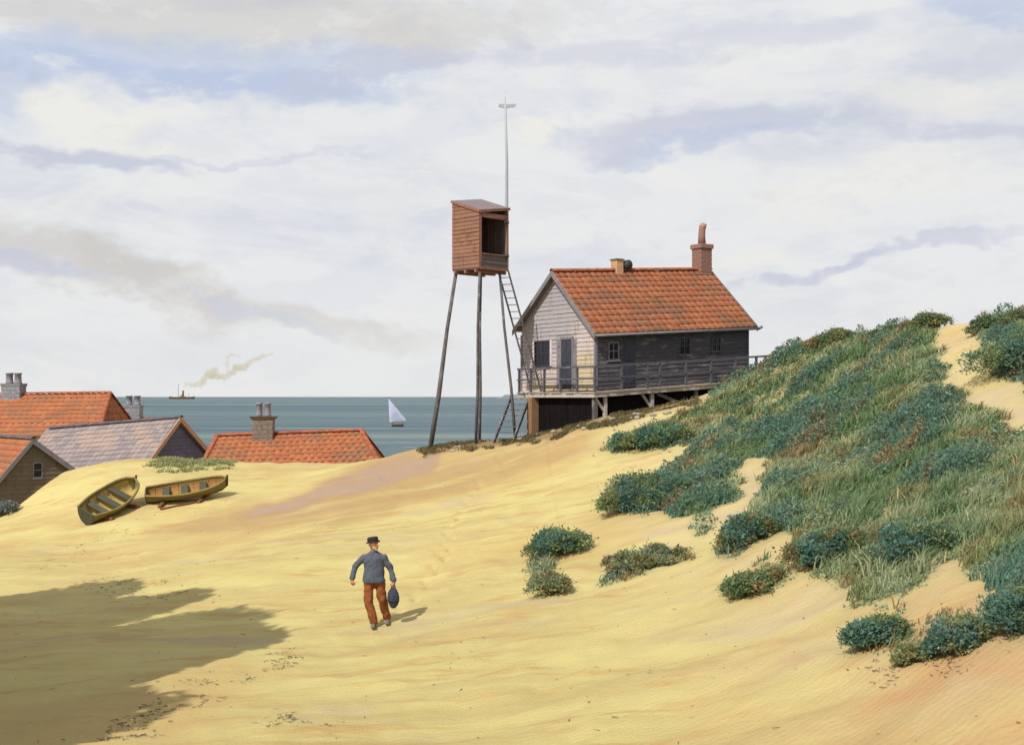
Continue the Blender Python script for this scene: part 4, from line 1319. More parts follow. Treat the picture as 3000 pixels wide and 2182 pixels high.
def cottage(name, label, ridge_right, rz, length, hf, hb, drop_f, drop_b, tile, ridge_mat, wall_mat, gable_mat=None, hipR=0.0, hipL=0.0, k=0.0, tw=0.32, gauge=0.35, flat=False, base=None, rnd=None, hip_tiles=True, barge=None):
    """local x along the ridge (right end at 0), y away, z = 0 at the ridge"""
    rnd = rnd or random.Random(3)
    P = Vector(ridge_right)
    fn = lambda p: Vector((p[0], p[1], p[2] + k * p[0]))
    gzr = min(hz(P.x + a, P.y + b) for a in (-8, -3, 0) for b in (-2, 3)) - 0.3
    base = gzr
    root = empty(name, (P.x, P.y, base), rz)
    dz = P.z - base
    f = lambda p: fn((p[0], p[1], p[2])) + Vector((0, 0, dz))
    tag(root, label, 'cottage', 'tiled cottages below the dune')
    x0, x1 = -length, 0.0
    xw0 = x0 - hipL + 0.25; xw1 = x1 + hipR - (0.25 if hipR else 0.2)
    wf, wb = -hf + 0.2, hb - 0.2
    m = MB(f)
    zf = -drop_f * (hf - 0.2) / hf; zb = -drop_b * (hb - 0.2) / hb
    bot = -dz
    if hipR or hipL:
        sec = [(wf, bot - k * -4), (wb, bot - k * -4), (wb, zb - 0.05), (wf, zf - 0.05)]
    else:
        sec = [(wf, bot), (wb, bot), (wb, zb - 0.05), (0, -0.06), (wf, zf - 0.05)]
    n = len(sec)
    m.add([(xw0, y, z) for y, z in sec] + [(xw1, y, z) for y, z in sec], [tuple(range(n)), tuple(range(2 * n - 1, n - 1, -1))] + [(i, (i + 1) % n, n + (i + 1) % n, n + i) for i in range(n)])
    m.build('wall', wall_mat, root)
    # roof deck
    m = MB(f); T = 0.06
    vs = [(x0, 0, 0), (x1, 0, 0), (x0 - hipL, -hf, -drop_f), (x1 + hipR, -hf, -drop_f), (x0 - hipL, hb, -drop_b), (x1 + hipR, hb, -drop_b)]
    vs += [(a, b, c - T) for a, b, c in vs]
    fs = [(0, 1, 3, 2), (1, 0, 4, 5), (1, 5, 3), (0, 2, 4), (6, 8, 9, 7), (7, 11, 10, 6), (7, 9, 11), (6, 10, 8), (2, 3, 9, 8), (3, 5, 11, 9), (5, 4, 10, 11), (4, 2, 8, 10)]
    if not hipR: fs = [q for q in fs if q not in ((1, 5, 3), (7, 9, 11), (3, 5, 11, 9))] + [(1, 3, 9, 7), (1, 7, 11, 5)]
    if not hipL: fs = [q for q in fs if q not in ((0, 2, 4), (6, 10, 8), (4, 2, 8, 10))] + [(0, 6, 8, 2), (0, 4, 10, 6)]
    m.add(vs, fs)
    rear = {'tile': M['tile_red'], 'slate': M['slate']}[('slate' if flat else 'tile')]
    roof = m.build('roof', rear, root)
    me = pantile_mesh(tile, tw, gauge + 0.07, 0.02, flat)
    a = f((x0 - hipL, -hf, -drop_f)); b = f((x1 + hipR, -hf, -drop_f)); rdg = f((x0, 0, 0))
    e = (b - a).normalized()
    foot = a + e * ((rdg - a).dot(e)); s = rdg - foot
    tile_slope(roof, me, a, e, s, (b - a).length, s.length, tw, gauge, rnd, hipL, hipR)
    if hipR:
        a = f((x1 + hipR, -hf, -drop_f)); b = f((x1 + hipR, hb, -drop_b)); rdg = f((x1, 0, 0)); e = (b - a).normalized()
        foot = a + e * ((rdg - a).dot(e)); s = rdg - foot
        tile_slope(roof, me, a, e, s, (b - a).length, s.length, tw, gauge, rnd, (foot - a).length, (b - foot).length)
        ridge_run(roof, ridge_mat, f((x1 + hipR, -hf, -drop_f + 0.04)), f((x1, 0, 0.05)), 0.12)
        ridge_run(roof, ridge_mat, f((x1 + hipR, hb, -drop_b + 0.04)), f((x1, 0, 0.05)), 0.12)
    if hipL:
        ridge_run(roof, ridge_mat, f((x0 - hipL, -hf, -drop_f + 0.04)), f((x0, 0, 0.05)), 0.12)
    ridge_run(roof, ridge_mat, f((x0, 0, 0.03)), f((x1 + (0.05 if not hipR else 0), 0, 0.03)), 0.13)
    if not hipR:
        for (yy, dd_) in ((-hf, drop_f), (hb, drop_b)):
            m = MB(f)
            m.hexa([(-0.02, yy, -dd_ - 0.2), (0.03, yy, -dd_ - 0.2), (0.03, 0, -0.2), (-0.02, 0, -0.2), (-0.02, yy, -dd_ + 0.07), (0.03, yy, -dd_ + 0.07), (0.03, 0, 0.07), (-0.02, 0, 0.07)])
            m.build('barge_board', barge or M['trim'], root)
        if gable_mat:
            zlo = max(bot + 0.1, -drop_f * 1.4 - 1.2)
            def span(z):
                lo_ = wf if z < zf - 0.1 else wf * max(0.0, (-0.14 - z) / (-0.14 - (zf - 0.1)))
                hi_ = wb if z < zb - 0.1 else wb * max(0.0, (-0.14 - z) / (-0.14 - (zb - 0.1)))
                return lo_, hi_
            op = cottage.open if getattr(cottage, 'open', None) else ()
            clapboards(root, gable_mat, (xw1, 0, 0), (0, 1, 0), (1, 0, 0), zlo, -0.2, 0.2, span, op, f, 'gable_board', rnd=rnd)
    return root, f, xw1


# big red roof at the far left
rt, f, _ = cottage('cottage', 'cottage with broad red roof at the far left, twin grey chimney pots', PX(322, 1152, 70), R(-4), 9.5, 3.0, 3.0, 2.3, 2.3, M['tile_orange'], M['ridge_red'], M['plaster'], None, 0.55, 0.0, 0.012, 0.36, 0.37, rnd=random.Random(31))
chimney(rt, -5.65, 0, (f((-5.65, 0, 0))).z, 1.1, 0.8, 0.45, M['brick_grey'], M['pot_grey'], (-0.25, 0.25), 0.04, 0.62, 0.2)
# cottage hidden behind, only its chimney stands clear
rt, f, _ = cottage('cottage', 'cottage hidden behind the grey roof, only its pale twin chimney showing', PX(440, 1228, 80), R(0), 8, 2.6, 2.6, 2.0, 2.0, M['tile_red'], M['ridge_red'], M['plaster'], None, 0.6, 0.6, 0, 0.4, 0.42, rnd=random.Random(32))
chimney(rt, -1.1, 0, f((-1.1, 0, 0)).z, 1.05, 0.8, 0.75, M['brick_grey'], M['pot_grey'], (-0.27, 0.27), 0.03, 0.62, 0.2)
# grey roof
rt, f, _ = cottage('cottage', 'cottage with grey slate roof and dark blue gable, middle of the village', PX(530, 1224, 61), R(-24), 8.6, 2.55, 2.55, 2.25, 2.0, M['slate'], M['ridge_grey'], M['white_plaster'], M['gable_blue'], 0, 0, 0.075, 0.33, 0.34, True, rnd=random.Random(33), barge=M['pot'])
# red hipped roof with chimney
rt, f, _ = cottage('cottage', 'low red hipped roof with a two pot chimney against the sea', PX(1058, 1262, 60.5), R(3), 7.0, 2.2, 2.2, 1.75, 1.75, M['tile_orange'], M['ridge_red'], M['plaster'], None, 1.15, 0.55, 0.035, 0.33, 0.33, rnd=random.Random(34))
chimney(rt, -4.75, 0, f((-4.75, 0, 0)).z, 0.98, 0.8, 0.72, M['brick_brown'], M['pot_grey'], (-0.22, 0.2), 0.10, 0.66, 0.15)
# nearest gable at the left edge
cottage.open = [(0.05, 0.5, -1.75, -1.05)]
rt, f, xw = cottage('cottage', 'orange roofed cottage at the left edge with brown gable and small dark window', PX(97, 1287, 55.5), R(-47), 6.5, 2.0, 1.95, 2.3, 1.45, M['tile_orange'], M['ridge_grey'], M['plaster'], M['gable_brown'], 0, 0, 0.0, 0.31, 0.33, rnd=random.Random(35))
cottage.open = None
w_ = window(rt, (xw, 0, 0), (0, 1, 0), (1, 0, 0), 0.05, 0.5, -1.75, -1.05, M['trim'], f, 1, 2, 0.05)


# ------------------------------------------------------------------ boats on the sand
def rowing_boat(name, label, L_, B_, D_, loc, mat4, outm, inm, group):
    root = bpy.data.objects.new(name, None); col.objects.link(root)
    root.matrix_world = mat4
    tag(root, label, 'boat', group)
    n = 18; q = 8

    def hb(t): return B_ / 2 * (0.62 + 0.38 * math.sin(min(t / 0.45, 1) * math.pi / 2)) if t < 0.45 else B_ / 2 * math.sqrt(max(0.0, 1 - ((t - 0.45) / 0.55) ** 2.3))

    def sheer(t): return D_ * (1.0 + 0.16 * (1 - t / 0.45) ** 2 if t < 0.45 else 1.0 + 0.42 * ((t - 0.45) / 0.55) ** 2)

    def keel(t): return 0.02 + (0.10 * ((t - 0.55) / 0.45) ** 3 * D_ * 5 if t > 0.55 else 0.0)
    def pt(t, s, sc=1.0, lift=0.0):
        b = hb(t) * sc; z0 = keel(t) + lift; z1 = sheer(t)
        a = s * math.pi / 2
        step = 0.012 * ((s * 6) % 1.0)
        return (t * L_, (b + step) * math.sin(a) ** 0.85 if b > 0.02 else b * math.sin(a), z0 + (z1 - z0) * (1 - math.cos(a)) ** 0.9)
    m = MB()
    for sg in (-1, 1):
        for sc, lift in ((1.0, 0.0), (0.93, 0.035)):
            o = len(m.v)
            for i in range(n + 1):
                t = i / n * (1.0 if sc == 1.0 else 0.985)
                for j in range(q + 1):
                    p = pt(t, j / q, sc, lift); m.v.append(Vector((p[0], p[1] * sg, p[2])))
            for i in range(n):
                for j in range(q):
                    m.f.append((o + i * (q + 1) + j, o + i * (q + 1) + j + 1, o + (i + 1) * (q + 1) + j + 1, o + (i + 1) * (q + 1) + j))
    hull = m.build('hull', outm, root, True)
    # lining a little inside the shell
    m = MB()
    for sg in (-1, 1):
        o = len(m.v)
        for i in range(n + 1):
            t = 0.01 + i / n * 0.96
            for j in range(q):
                p = pt(t, j / q * 1.0, 0.90, 0.05); m.v.append(Vector((p[0], p[1] * sg, p[2])))
        for i in range(n):
            for j in range(q - 1):
                m.f.append((o + i * q + j, o + i * q + j + 1, o + (i + 1) * q + j + 1, o + (i + 1) * q + j))
    m.build('lining', inm, root, True)
    for sg in (-1, 1):
        m = MB(); pts = [Vector((i / n * L_, sg * (hb(i / n) + 0.01), sheer(i / n) + 0.005)) for i in range(n + 1)]
        m.tube(pts, 0.045, 8); m.build('gunwale', outm, root, True)
    m = MB(); tr = [pt(0.0, j / q) for j in range(q + 1)]
    vs = [(-0.03, -p[1], p[2]) for p in reversed(tr)] + [(-0.03, p[1], p[2]) for p in tr[1:]]
    k = len(vs); m.add(vs + [(0.02, p[1], p[2]) for p in vs], [tuple(range(k)), tuple(range(2 * k - 1, k - 1, -1))] + [(i, (i + 1) % k, k + (i + 1) % k, k + i) for i in range(k)])
    m.build('transom', M['boatdark'], root)
    for t in (0.24, 0.47, 0.70):
        z = sheer(t) - 0.14; b = hb(t) * 0.93
        m = MB(); m.box(t * L_ - 0.13, t * L_ + 0.13, -b, b, z, z + 0.035); m.build('thwart', M['boatdark'], root, False, 0.006)
    m = MB(); pts = [Vector((L_ * t, 0, keel(t) - 0.03)) for t in (0.0, 0.3, 0.6, 0.8, 0.92)] + [Vector((L_ * 1.0, 0, keel(1.0) + 0.05)), Vector((L_ * 1.02, 0, sheer(1.0) + 0.12))]
    m.tube(pts, 0.045, 6); m.build('keel', M['boatdark'], root)
    for i in range(9):
        t = 0.1 + i * 0.095
        m = MB()
        for sg in (-1, 1):
            pts = [Vector((pt(t, j / q, 0.885, 0.055)[0], sg * pt(t, j / q, 0.885, 0.055)[1], pt(t, j / q, 0.885, 0.055)[2])) for j in range(q)]
            m.tube(pts, 0.018, 5)
        m.build('frame_rib', inm, root)
    return root


def lay(u, v, yaw, pitch, roll, L_, lift):
    p = hit(u, v)
    e = 0.9
    nx_ = (hz(p.x + e, p.y) - hz(p.x - e, p.y)) / (2 * e); ny_ = (hz(p.x, p.y + e) - hz(p.x, p.y - e)) / (2 * e)
    nrm = Vector((-nx_, -ny_, 1)).normalized()
    d = Vector((math.cos(R(yaw)), math.sin(R(yaw)), 0)); d = (d - nrm * d.dot(nrm)).normalized()
    Mx = basis((0, 0, 0), d, nrm.cross(d), nrm)
    Mt = Matrix.Translation(p + nrm * lift) @ Mx @ Matrix.Rotation(R(-pitch), 4, 'Y') @ Matrix.Rotation(R(roll), 4, 'X') @ Matrix.Translation((-L_ / 2, 0, 0))
    return p, nrm, d, Mt


p, nrm, d, Mt = lay(326, 1500, 62, 4, 24, 2.5, 0.13)
rowing_boat('rowing_boat', 'olive rowing boat with three dark seats, stern towards the viewer', 2.5, 1.22, 0.5, p, Mt, M['boat'], M['boatin'], 'rowing boats drawn up on the sand')
for k_, (s_, t_) in enumerate(((-0.75, 0.1), (0.55, 0.1))):
    c = p + d * s_ * 1.0 + nrm * 0.03
    sd_ = nrm.cross(d)
    a = c - sd_ * 0.85; b = c + sd_ * 0.65
    a.z = hz(a.x, a.y) + 0.05; b.z = hz(b.x, b.y) + 0.05
    rt = MB(); rt.bar(a, b, 0.14, 0.12)
    o = rt.build('timber_skid', M['rust'], None, False, 0.015)
    tag(o, ('red brown timber skid under the stern of the open rowing boat', 'red brown timber skid under the bow of the open rowing boat')[k_], 'timber', 'skids under the boats')
p, nrm, d, Mt = lay(552, 1462, 12, 4, 13, 2.95, 0.10)
rowing_boat('rowing_boat', 'long low rowing boat lying broadside, orange inside, bow to the right', 2.95, 0.95, 0.40, p, Mt, M['boat'], M['boatorange'], 'rowing boats drawn up on the sand')
for k_, s_ in enumerate((-0.8, 0.6)):
    c = p + d * s_; sd_ = nrm.cross(d)
    a = c - sd_ * 0.8 - d * 0.2; b = c + sd_ * 0.6 + d * 0.2
    a.z = hz(a.x, a.y) + 0.04; b.z = hz(b.x, b.y) + 0.04
    rt = MB(); rt.bar(a, b, 0.13, 0.1)
    o = rt.build('timber_skid', M['rust'], None, False, 0.015)
    tag(o, ('red brown timber skid under the left end of the broadside boat', 'red brown timber skid under the right end of the broadside boat')[k_], 'timber', 'skids under the boats')
a = PX(475, 1492, hit(475, 1492).y); b = hit(580, 1470); a = hit(470, 1494)
m = MB(); m.bar(a + Vector((0, 0, 0.03)), b + Vector((0, 0, 0.03)), 0.16, 0.05)
tag(m.build('plank', M['rust']), 'loose red brown plank on the sand in front of the broadside boat', 'plank')


# ------------------------------------------------------------------ the walking man
def fuse(name, mb_, voxel, mat, parent, smooth_it=6, fac=0.5, fold=0.0):
    me = mb_.mesh(name)
    o = bpy.data.objects.new(name, me); col.objects.link(o)
    r = o.modifiers.new('r', 'REMESH'); r.mode = 'VOXEL'; r.voxel_size = voxel
    s = o.modifiers.new('s', 'SMOOTH'); s.iterations = smooth_it; s.factor = fac
    dg = bpy.context.evaluated_depsgraph_get(); dg.update()
    me2 = bpy.data.meshes.new_from_object(o.evaluated_get(dg))
    bpy.data.objects.remove(o)
    if fold:
        nv = len(me2.vertices)
        co = np.empty(nv * 3); me2.vertices.foreach_get('co', co); co = co.reshape(-1, 3)
        no = np.empty(nv * 3); me2.vertices.foreach_get('normal', no); no = no.reshape(-1, 3)
        w_ = fbm(co[:, 0] * 7 + co[:, 2] * 3 + 30, co[:, 2] * 8 - co[:, 0] * 6 + co[:, 1] * 5 + 40, 2) - 0.5
        w2_ = np.abs(fbm(co[:, 0] * 16 + 70, co[:, 2] * 6 + co[:, 1] * 14 + 20, 2) - 0.5)
        co = co + no * (w_ * fold * 2 - w2_ * fold)[:, None]
        me2.vertices.foreach_set('co', co.ravel()); me2.update()
    me2.polygons.foreach_set('use_smooth', [True] * len(me2.polygons))
    me2.materials.clear(); me2.materials.append(mat)
    o = bpy.data.objects.new(name, me2); col.objects.link(o)
    o.parent = parent
    return o


def make_person():
    g = hit(1110, 1834)
    root = empty('person', g)
    tag(root, 'man in dark hat, slate blue jersey and rust trousers walking over the sand', 'person')
    V = Vector

    def gd(x, y): return hz(g.x + x, g.y + y) - g.z
    lf = V((-0.10, -0.06, 0)); rf = V((0.15, 0.16, 0))
    lf.z = gd(lf.x, lf.y); rf.z = gd(rf.x, rf.y)
    la_, ra_ = lf + V((0, 0.02, 0.09)), rf + V((0, 0.02, 0.09))
    hipL, hipR = V((-0.19, 0, 0.92)), V((0.00, 0.02, 0.92))
    kL, kR = V((-0.20, -0.05, 0.50)), V((0.06, 0.02, 0.52))
    pel, ch = V((-0.095, 0, 0.96)), V((-0.095, -0.01, 1.24))
    nk, hd = V((-0.11, -0.01, 1.44)), V((-0.10, -0.05, 1.585))
    sL, sR = V((-0.285, 0, 1.355)), V((0.095, 0, 1.355))
    eL, eR = V((-0.46, -0.02, 1.15)), V((0.225, 0.03, 1.11))
    wL, wR = V((-0.505, -0.12, 0.92)), V((0.29, -0.04, 0.885))
    b = MB()
    for q_ in (-0.055, 0.055):
        b.capsule(pel + V((q_, 0, 0)), ch + V((q_, 0.01, 0)), 0.09, 0.095); b.capsule(ch + V((q_, 0.01, 0)), V((-0.10 + q_, 0, 1.34)), 0.105, 0.085)
    b.capsule(sL, sR, 0.052, 0.052); b.capsule(nk - V((0, 0, 0.06)), hd, 0.058, 0.055)
    for s_, e_, w_ in ((sL, eL, wL), (sR, eR, wR)):
        b.capsule(s_, e_, 0.05, 0.042); b.capsule(e_, w_, 0.041, 0.030)
    for h_, k_, a_, f_ in ((hipL, kL, la_, lf), (hipR, kR, ra_, rf)):
        b.capsule(h_, k_, 0.092, 0.062); b.capsule(k_, a_, 0.058, 0.040)
        b.capsule(a_ - V((0, -0.02, 0.045)), f_ + V((0.01, -0.15, 0.035)), 0.042, 0.036)
    # head turned to the right of the picture
    fd = V((0.80, -0.60, 0)); sd_ = V((0.60, 0.80, 0))
    b.ellipsoid(hd + V((0, 0, 0.03)), (0.085, 0.09, 0.105), 16, 12)
    b.capsule(hd + fd * 0.03 + V((0, 0, -0.02)), hd + fd * 0.055 + V((0, 0, -0.07)), 0.062, 0.045)
    b.capsule(hd + fd * 0.085 + V((0, 0, 0.03)), hd + fd * 0.118 + V((0, 0, -0.005)), 0.013, 0.019)     # nose
    for s_ in (-1, 1):
        b.ellipsoid(hd + sd_ * s_ * 0.085 + V((0, 0, 0.005)), (0.018, 0.018, 0.032), 8, 6)                 # ears
        b.ellipsoid(hd + fd * 0.075 + sd_ * s_ * 0.034 + V((0, 0, 0.045)), (0.022, 0.022, 0.012), 8, 6)     # brows
    b.ellipsoid(hd + fd * 0.092 + V((0, 0, -0.042)), (0.018, 0.018, 0.010), 8, 6)                            # lips

    def hand(w, dirn, across, curl, thumb_side):
        dirn = dirn.normalized(); across = (across - dirn * across.dot(dirn)).normalized(); pal = dirn.cross(across)
        b.capsule(w, w + dirn * 0.05, 0.028, 0.034)
        for i, ln in enumerate((0.072, 0.082, 0.076, 0.06)):
            o_ = w + dirn * 0.075 + across * (i - 1.5) * 0.021
            m1 = o_ + dirn * ln * 0.30 + pal * curl * 0.022
            m2 = m1 - dirn * 0.004 + pal * curl * 0.026
            m3 = m2 - dirn * 0.022 + pal * curl * 0.006
            b.capsule(w + dirn * 0.03 + across * (i - 1.5) * 0.018, o_, 0.013, 0.0115, 8); b.capsule(o_, m1, 0.0115, 0.0105, 8); b.capsule(m1, m2, 0.0105, 0.0095, 8); b.capsule(m2, m3, 0.0095, 0.009, 8)
        t0 = w + dirn * 0.025 + across * thumb_side * 0.03
        t1 = t0 + dirn * 0.035 + across * thumb_side * 0.022 + pal * curl * 0.015
        b.capsule(t0, t1, 0.014, 0.012, 8); b.capsule(t1, t1 + dirn * 0.03 + pal * curl * 0.018, 0.012, 0.010, 8)
    hand(wL, V((0.05, -0.25, -1)), V((0.5, -0.85, 0)), -1.0, 1)
    hand(wR, V((0.1, -0.05, -1)), V((0.2, -1, 0)), 1.2, 1)
    fuse('body', b, 0.0075, M['skin'], root, 3)
    # jersey
    c = MB()
    n = 20
    prof = [(-0.10, 0.85, 0.02, 0.02), (-0.10, 0.85, 0.208, 0.158), (-0.10, 0.90, 0.222, 0.165), (-0.098, 0.97, 0.212, 0.158), (-0.096, 1.10, 0.198, 0.148), (-0.095, 1.22, 0.208, 0.15), (-0.095, 1.31, 0.226, 0.145), (-0.095, 1.365, 0.225, 0.118), (-0.10, 1.41, 0.165, 0.098), (-0.108, 1.45, 0.078, 0.075), (-0.108, 1.475, 0.07, 0.068), (-0.108, 1.475, 0.02, 0.02)]
    for (cx_, z_, a_, b_) in prof:
        for k in range(n):
            t_ = 2 * math.pi * k / n
            c.v.append(V((cx_ + a_ * math.cos(t_), -0.005 + b_ * math.sin(t_), z_ + 0.006 * math.sin(3 * t_))))
    for i in range(len(prof) - 1):
        for k in range(n): c.f.append((i * n + k, i * n + (k + 1) % n, (i + 1) * n + (k + 1) % n, (i + 1) * n + k))
    c.f.append(tuple(reversed(range(n)))); c.f.append(tuple((len(prof) - 1) * n + k for k in range(n)))
    for s_, e_, w_ in ((sL, eL, wL), (sR, eR, wR)):
        c.capsule(s_ - V((0, 0, 0.012)), e_, 0.074, 0.064); c.capsule(e_, e_.lerp(w_, 0.86), 0.064, 0.05)
        c.capsule(e_.lerp(w_, 0.82), e_.lerp(w_, 0.90), 0.056, 0.054)
    jr = fuse('jersey', c, 0.012, M['sweater'], root, 3, fold=0.017)
    m_ = MB(); ring = [V((-0.10 + 0.165 * math.cos(2 * math.pi * k / 20), 0.135 * math.sin(2 * math.pi * k / 20), 0.875)) for k in range(21)]
    m_.tube(ring, 0.016, 6, False); m_.build('belt', M['hat'], root, True)
    # trousers
    t = MB()
    t.capsule(V((-0.16, 0, 0.90)), V((-0.03, 0, 0.90)), 0.125, 0.125)
    for h_, k_, a_ in ((hipL, kL, la_), (hipR, kR, ra_)):
        t.capsule(h_ - V((0, 0, 0.03)), k_, 0.112, 0.093); t.capsule(k_, a_ + V((0, 0, 0.03)), 0.092, 0.083)
    fuse('trousers', t, 0.012, M['trouser'], root, 3, fold=0.02)
    for a_, f_ in ((la_, lf), (ra_, rf)):
        s = MB()
        s.capsule(a_ + V((0, 0, 0.02)), a_ - V((0, -0.02, 0.035)), 0.06, 0.055); s.capsule(a_ - V((0, -0.03, 0.045)), f_ + V((0.012, -0.17, 0.04)), 0.052, 0.046)
        fuse('boot', s, 0.011, M['boot'], root, 3)
    # beard, hair, hat
    h = MB()
    h.capsule(hd + fd * 0.05 + sd_ * 0.06 + V((0, 0, -0.04)), hd + fd * 0.078 + V((0, 0, -0.088)), 0.022, 0.028)
    h.capsule(hd + fd * 0.05 - sd_ * 0.06 + V((0, 0, -0.04)), hd + fd * 0.078 + V((0, 0, -0.088)), 0.022, 0.028)
    for k in range(7):
        an = -1.9 + k * 0.63
        dr = -fd * math.cos(an) + sd_ * math.sin(an)
        if dr.dot(fd) < 0.3: h.capsule(hd + dr * 0.078 + V((0, 0, 0.05)), hd + dr * 0.078 + V((0, 0, -0.02)), 0.02, 0.016)
    fuse('beard', h, 0.01, M['beard'], root, 2)
    q = MB()
    tl = Matrix.Rotation(R(-8), 3, 'Y')
    prof = [(0.0, 0.062), (0.135, 0.058), (0.14, 0.066), (0.108, 0.076), (0.106, 0.10), (0.112, 0.128), (0.085, 0.15), (0.0, 0.155)]
    n = 22
    for (r_, z_) in prof:
        for k in range(n):
            a = 2 * math.pi * k / n
            lip = 1.12 if abs(math.cos(a)) > 0.8 and r_ > 0.14 else 1.0
            dz_ = 0.018 * math.cos(2 * a) if r_ > 0.13 else 0
            q.v.append(hd + tl @ V((max(r_, 0.002) * math.cos(a) * lip, max(r_, 0.002) * math.sin(a) * 0.95, z_ - dz_ + 0.005 * math.sin(3 * a))))
    for i in range(len(prof) - 1):
        for k in range(n):
            q.f.append((i * n + k, i * n + (k + 1) % n, (i + 1) * n + (k + 1) % n, (i + 1) * n + k))
    q.build('hat', M['hat'], root, True)
    # bag
    bg = empty('bag', g + V((0.285, -0.05, 0.0)))
    bg.location.z = g.z + 0.36
    tag(bg, 'navy canvas kit bag hanging from the walking man\'s hand', 'bag')
    s = MB(); n = 18
    prof = [(0.02, 0.0), (0.05, 0.012), (0.09, 0.06), (0.122, 0.14), (0.13, 0.22), (0.115, 0.30), (0.075, 0.365), (0.036, 0.41), (0.045, 0.44), (0.02, 0.445)]
    rr = random.Random(2)
    for (r_, z_) in prof:
        for k in range(n):
            a = 2 * math.pi * k / n
            w = r_ * (1 + 0.09 * math.sin(5 * a + z_ * 14) * (0.4 + z_ * 1.8) + 0.06 * math.sin(2 * a + 1 + z_ * 6) + rr.uniform(-0.03, 0.03))
            s.v.append(V((w * 0.86 * math.cos(a), w * 0.68 * math.sin(a), z_)))
    for i in range(len(prof) - 1):
        for k in range(n): s.f.append((i * n + k, i * n + (k + 1) % n, (i + 1) * n + (k + 1) % n, (i + 1) * n + k))
    s.f.append(tuple(reversed(range(n)))); s.f.append(tuple((len(prof) - 1) * n + k for k in range(n)))
    sk = s.build('sack', M['bag'], bg, True)
    s = MB(); s.tube([V((0.045 * math.cos(2 * math.pi * k / 12), 0.036 * math.sin(2 * math.pi * k / 12), 0.405)) for k in range(13)], 0.012, 6, False); s.build('drawstring', M['boot'], sk, True)
    s = MB(); s.tube([V((0.107 * math.cos(2 * math.pi * k / 18) * 1.02, 0.085 * math.sin(2 * math.pi * k / 18) * 1.02, 0.14)) for k in range(19)], 0.008, 6, False); s.build('seam', M['hat'], sk, True)
    s = MB(); s.tube([(-0.035, 0, 0.41), (-0.05, 0.005, 0.45), (-0.045, 0.01, 0.475), (-0.01, 0.01, 0.475), (0.02, 0.005, 0.45), (0.035, 0, 0.41)], 0.009, 6); s.build('cord', M['boot'], bg, True)


make_person()


# ------------------------------------------------------------------ vegetation
def leaves(pos, size, colr, up_bias=0.4, rnd=rng, aspect=0.5, out=None):
    """one kite shaped leaf face per position"""
    n = len(pos)
    d = rnd.normal(size=(n, 3))
    if out is not None: d = d * 0.8 + out * 0.9
    d[:, 2] += up_bias
    d /= np.linalg.norm(d, axis=1)[:, None]
    r = rnd.normal(size=(n, 3)); s = np.cross(d, r); s /= np.linalg.norm(s, axis=1)[:, None] + 1e-9
    L_ = (size * rnd.uniform(0.6, 1.4, n))[:, None]
    v = np.empty((n, 4, 3))
    v[:, 0] = pos - d * L_ * 0.5; v[:, 1] = pos + s * L_ * aspect * 0.5; v[:, 2] = pos + d * L_ * 0.5; v[:, 3] = pos - s * L_ * aspect * 0.5
    f = np.arange(n * 4).reshape(n, 4)
    c = np.repeat(colr, 4, axis=0)
    return v.reshape(-1, 3), f, c


TEAL = np.array((0.095, 0.19, 0.155)); GREEN = np.array((0.13, 0.205, 0.098)); OLIVE = np.array((0.225, 0.245, 0.11)); SAGE = np.array((0.27, 0.315, 0.18)); BROWN = np.array((0.27, 0.19, 0.10)); DARK = np.array((0.10, 0.16, 0.105)); STRAW = np.array((0.42, 0.35, 0.19))


def blades(x, y, z, h, w, colr, lean, rnd=rng, spread=0.35):
    n = len(x)
    a = rnd.uniform(0, 2 * np.pi, n)
    side = np.stack([np.cos(a), np.sin(a), np.zeros(n)], -1)
    ld = np.stack([lean[0] + rnd.normal(0, spread, n), lean[1] + rnd.normal(0, spread, n), np.zeros(n)], -1)
    b = np.stack([x, y, z - 0.02], -1)
    up = np.array([0, 0, 1.0])
    hh = h[:, None]
    m1 = b + up * hh * 0.55 + ld * hh * 0.18
    tip = b + up * hh * rnd.uniform(0.75, 1.0, n)[:, None] + ld * hh * 0.62
    ww = w[:, None]
    v = np.empty((n, 5, 3))
    v[:, 0] = b - side * ww; v[:, 1] = b + side * ww; v[:, 2] = m1 + side * ww * 0.8; v[:, 3] = m1 - side * ww * 0.8; v[:, 4] = tip
    i = np.arange(n)[:, None] * 5
    f = np.concatenate([i + np.array([[0, 1, 2]]), i + np.array([[0, 2, 3]]), i + np.array([[3, 2, 4]])])
    c = np.repeat(colr, 5, axis=0)
    c = c.reshape(n, 5, 3).copy()
    c[:, 4] *= 1.15
    return v.reshape(-1, 3), f, c.reshape(-1, 3)


def patchy(x, y):
    """what grows where: 0..1 fields for dark scrub, olive grass, dry stalks"""
    # streaks run up the slope
    a = R(38)
    p = x * math.cos(a) + y * math.sin(a); q = -x * math.sin(a) + y * math.cos(a)
    t = fbm(p * 0.42 + 11, q * 0.8 + 3, 4)
    o = fbm(p * 0.7 + 51, q * 1.1 + 23, 3)
    b = fbm(p * 0.9 + 91, q * 1.4 + 73, 3)
    return t, o, b


def veg_cols(t, o, b, n, rnd=rng):
    c = GREEN[None] * 1.0 + 0 * t[:, None]
    c = c + (SAGE - GREEN)[None] * smooth01(o, 0.40, 0.62)[:, None]
    c = c + (OLIVE - c) * smooth01(b, 0.52, 0.62)[:, None] * 0.8
    c = c + (TEAL - c) * smooth01(t, 0.49, 0.62)[:, None] * 0.8
    c = c + (BROWN - c) * smooth01(b, 0.66, 0.72)[:, None] * 0.8
    return c * rnd.uniform(0.75, 1.25, (n, 1))


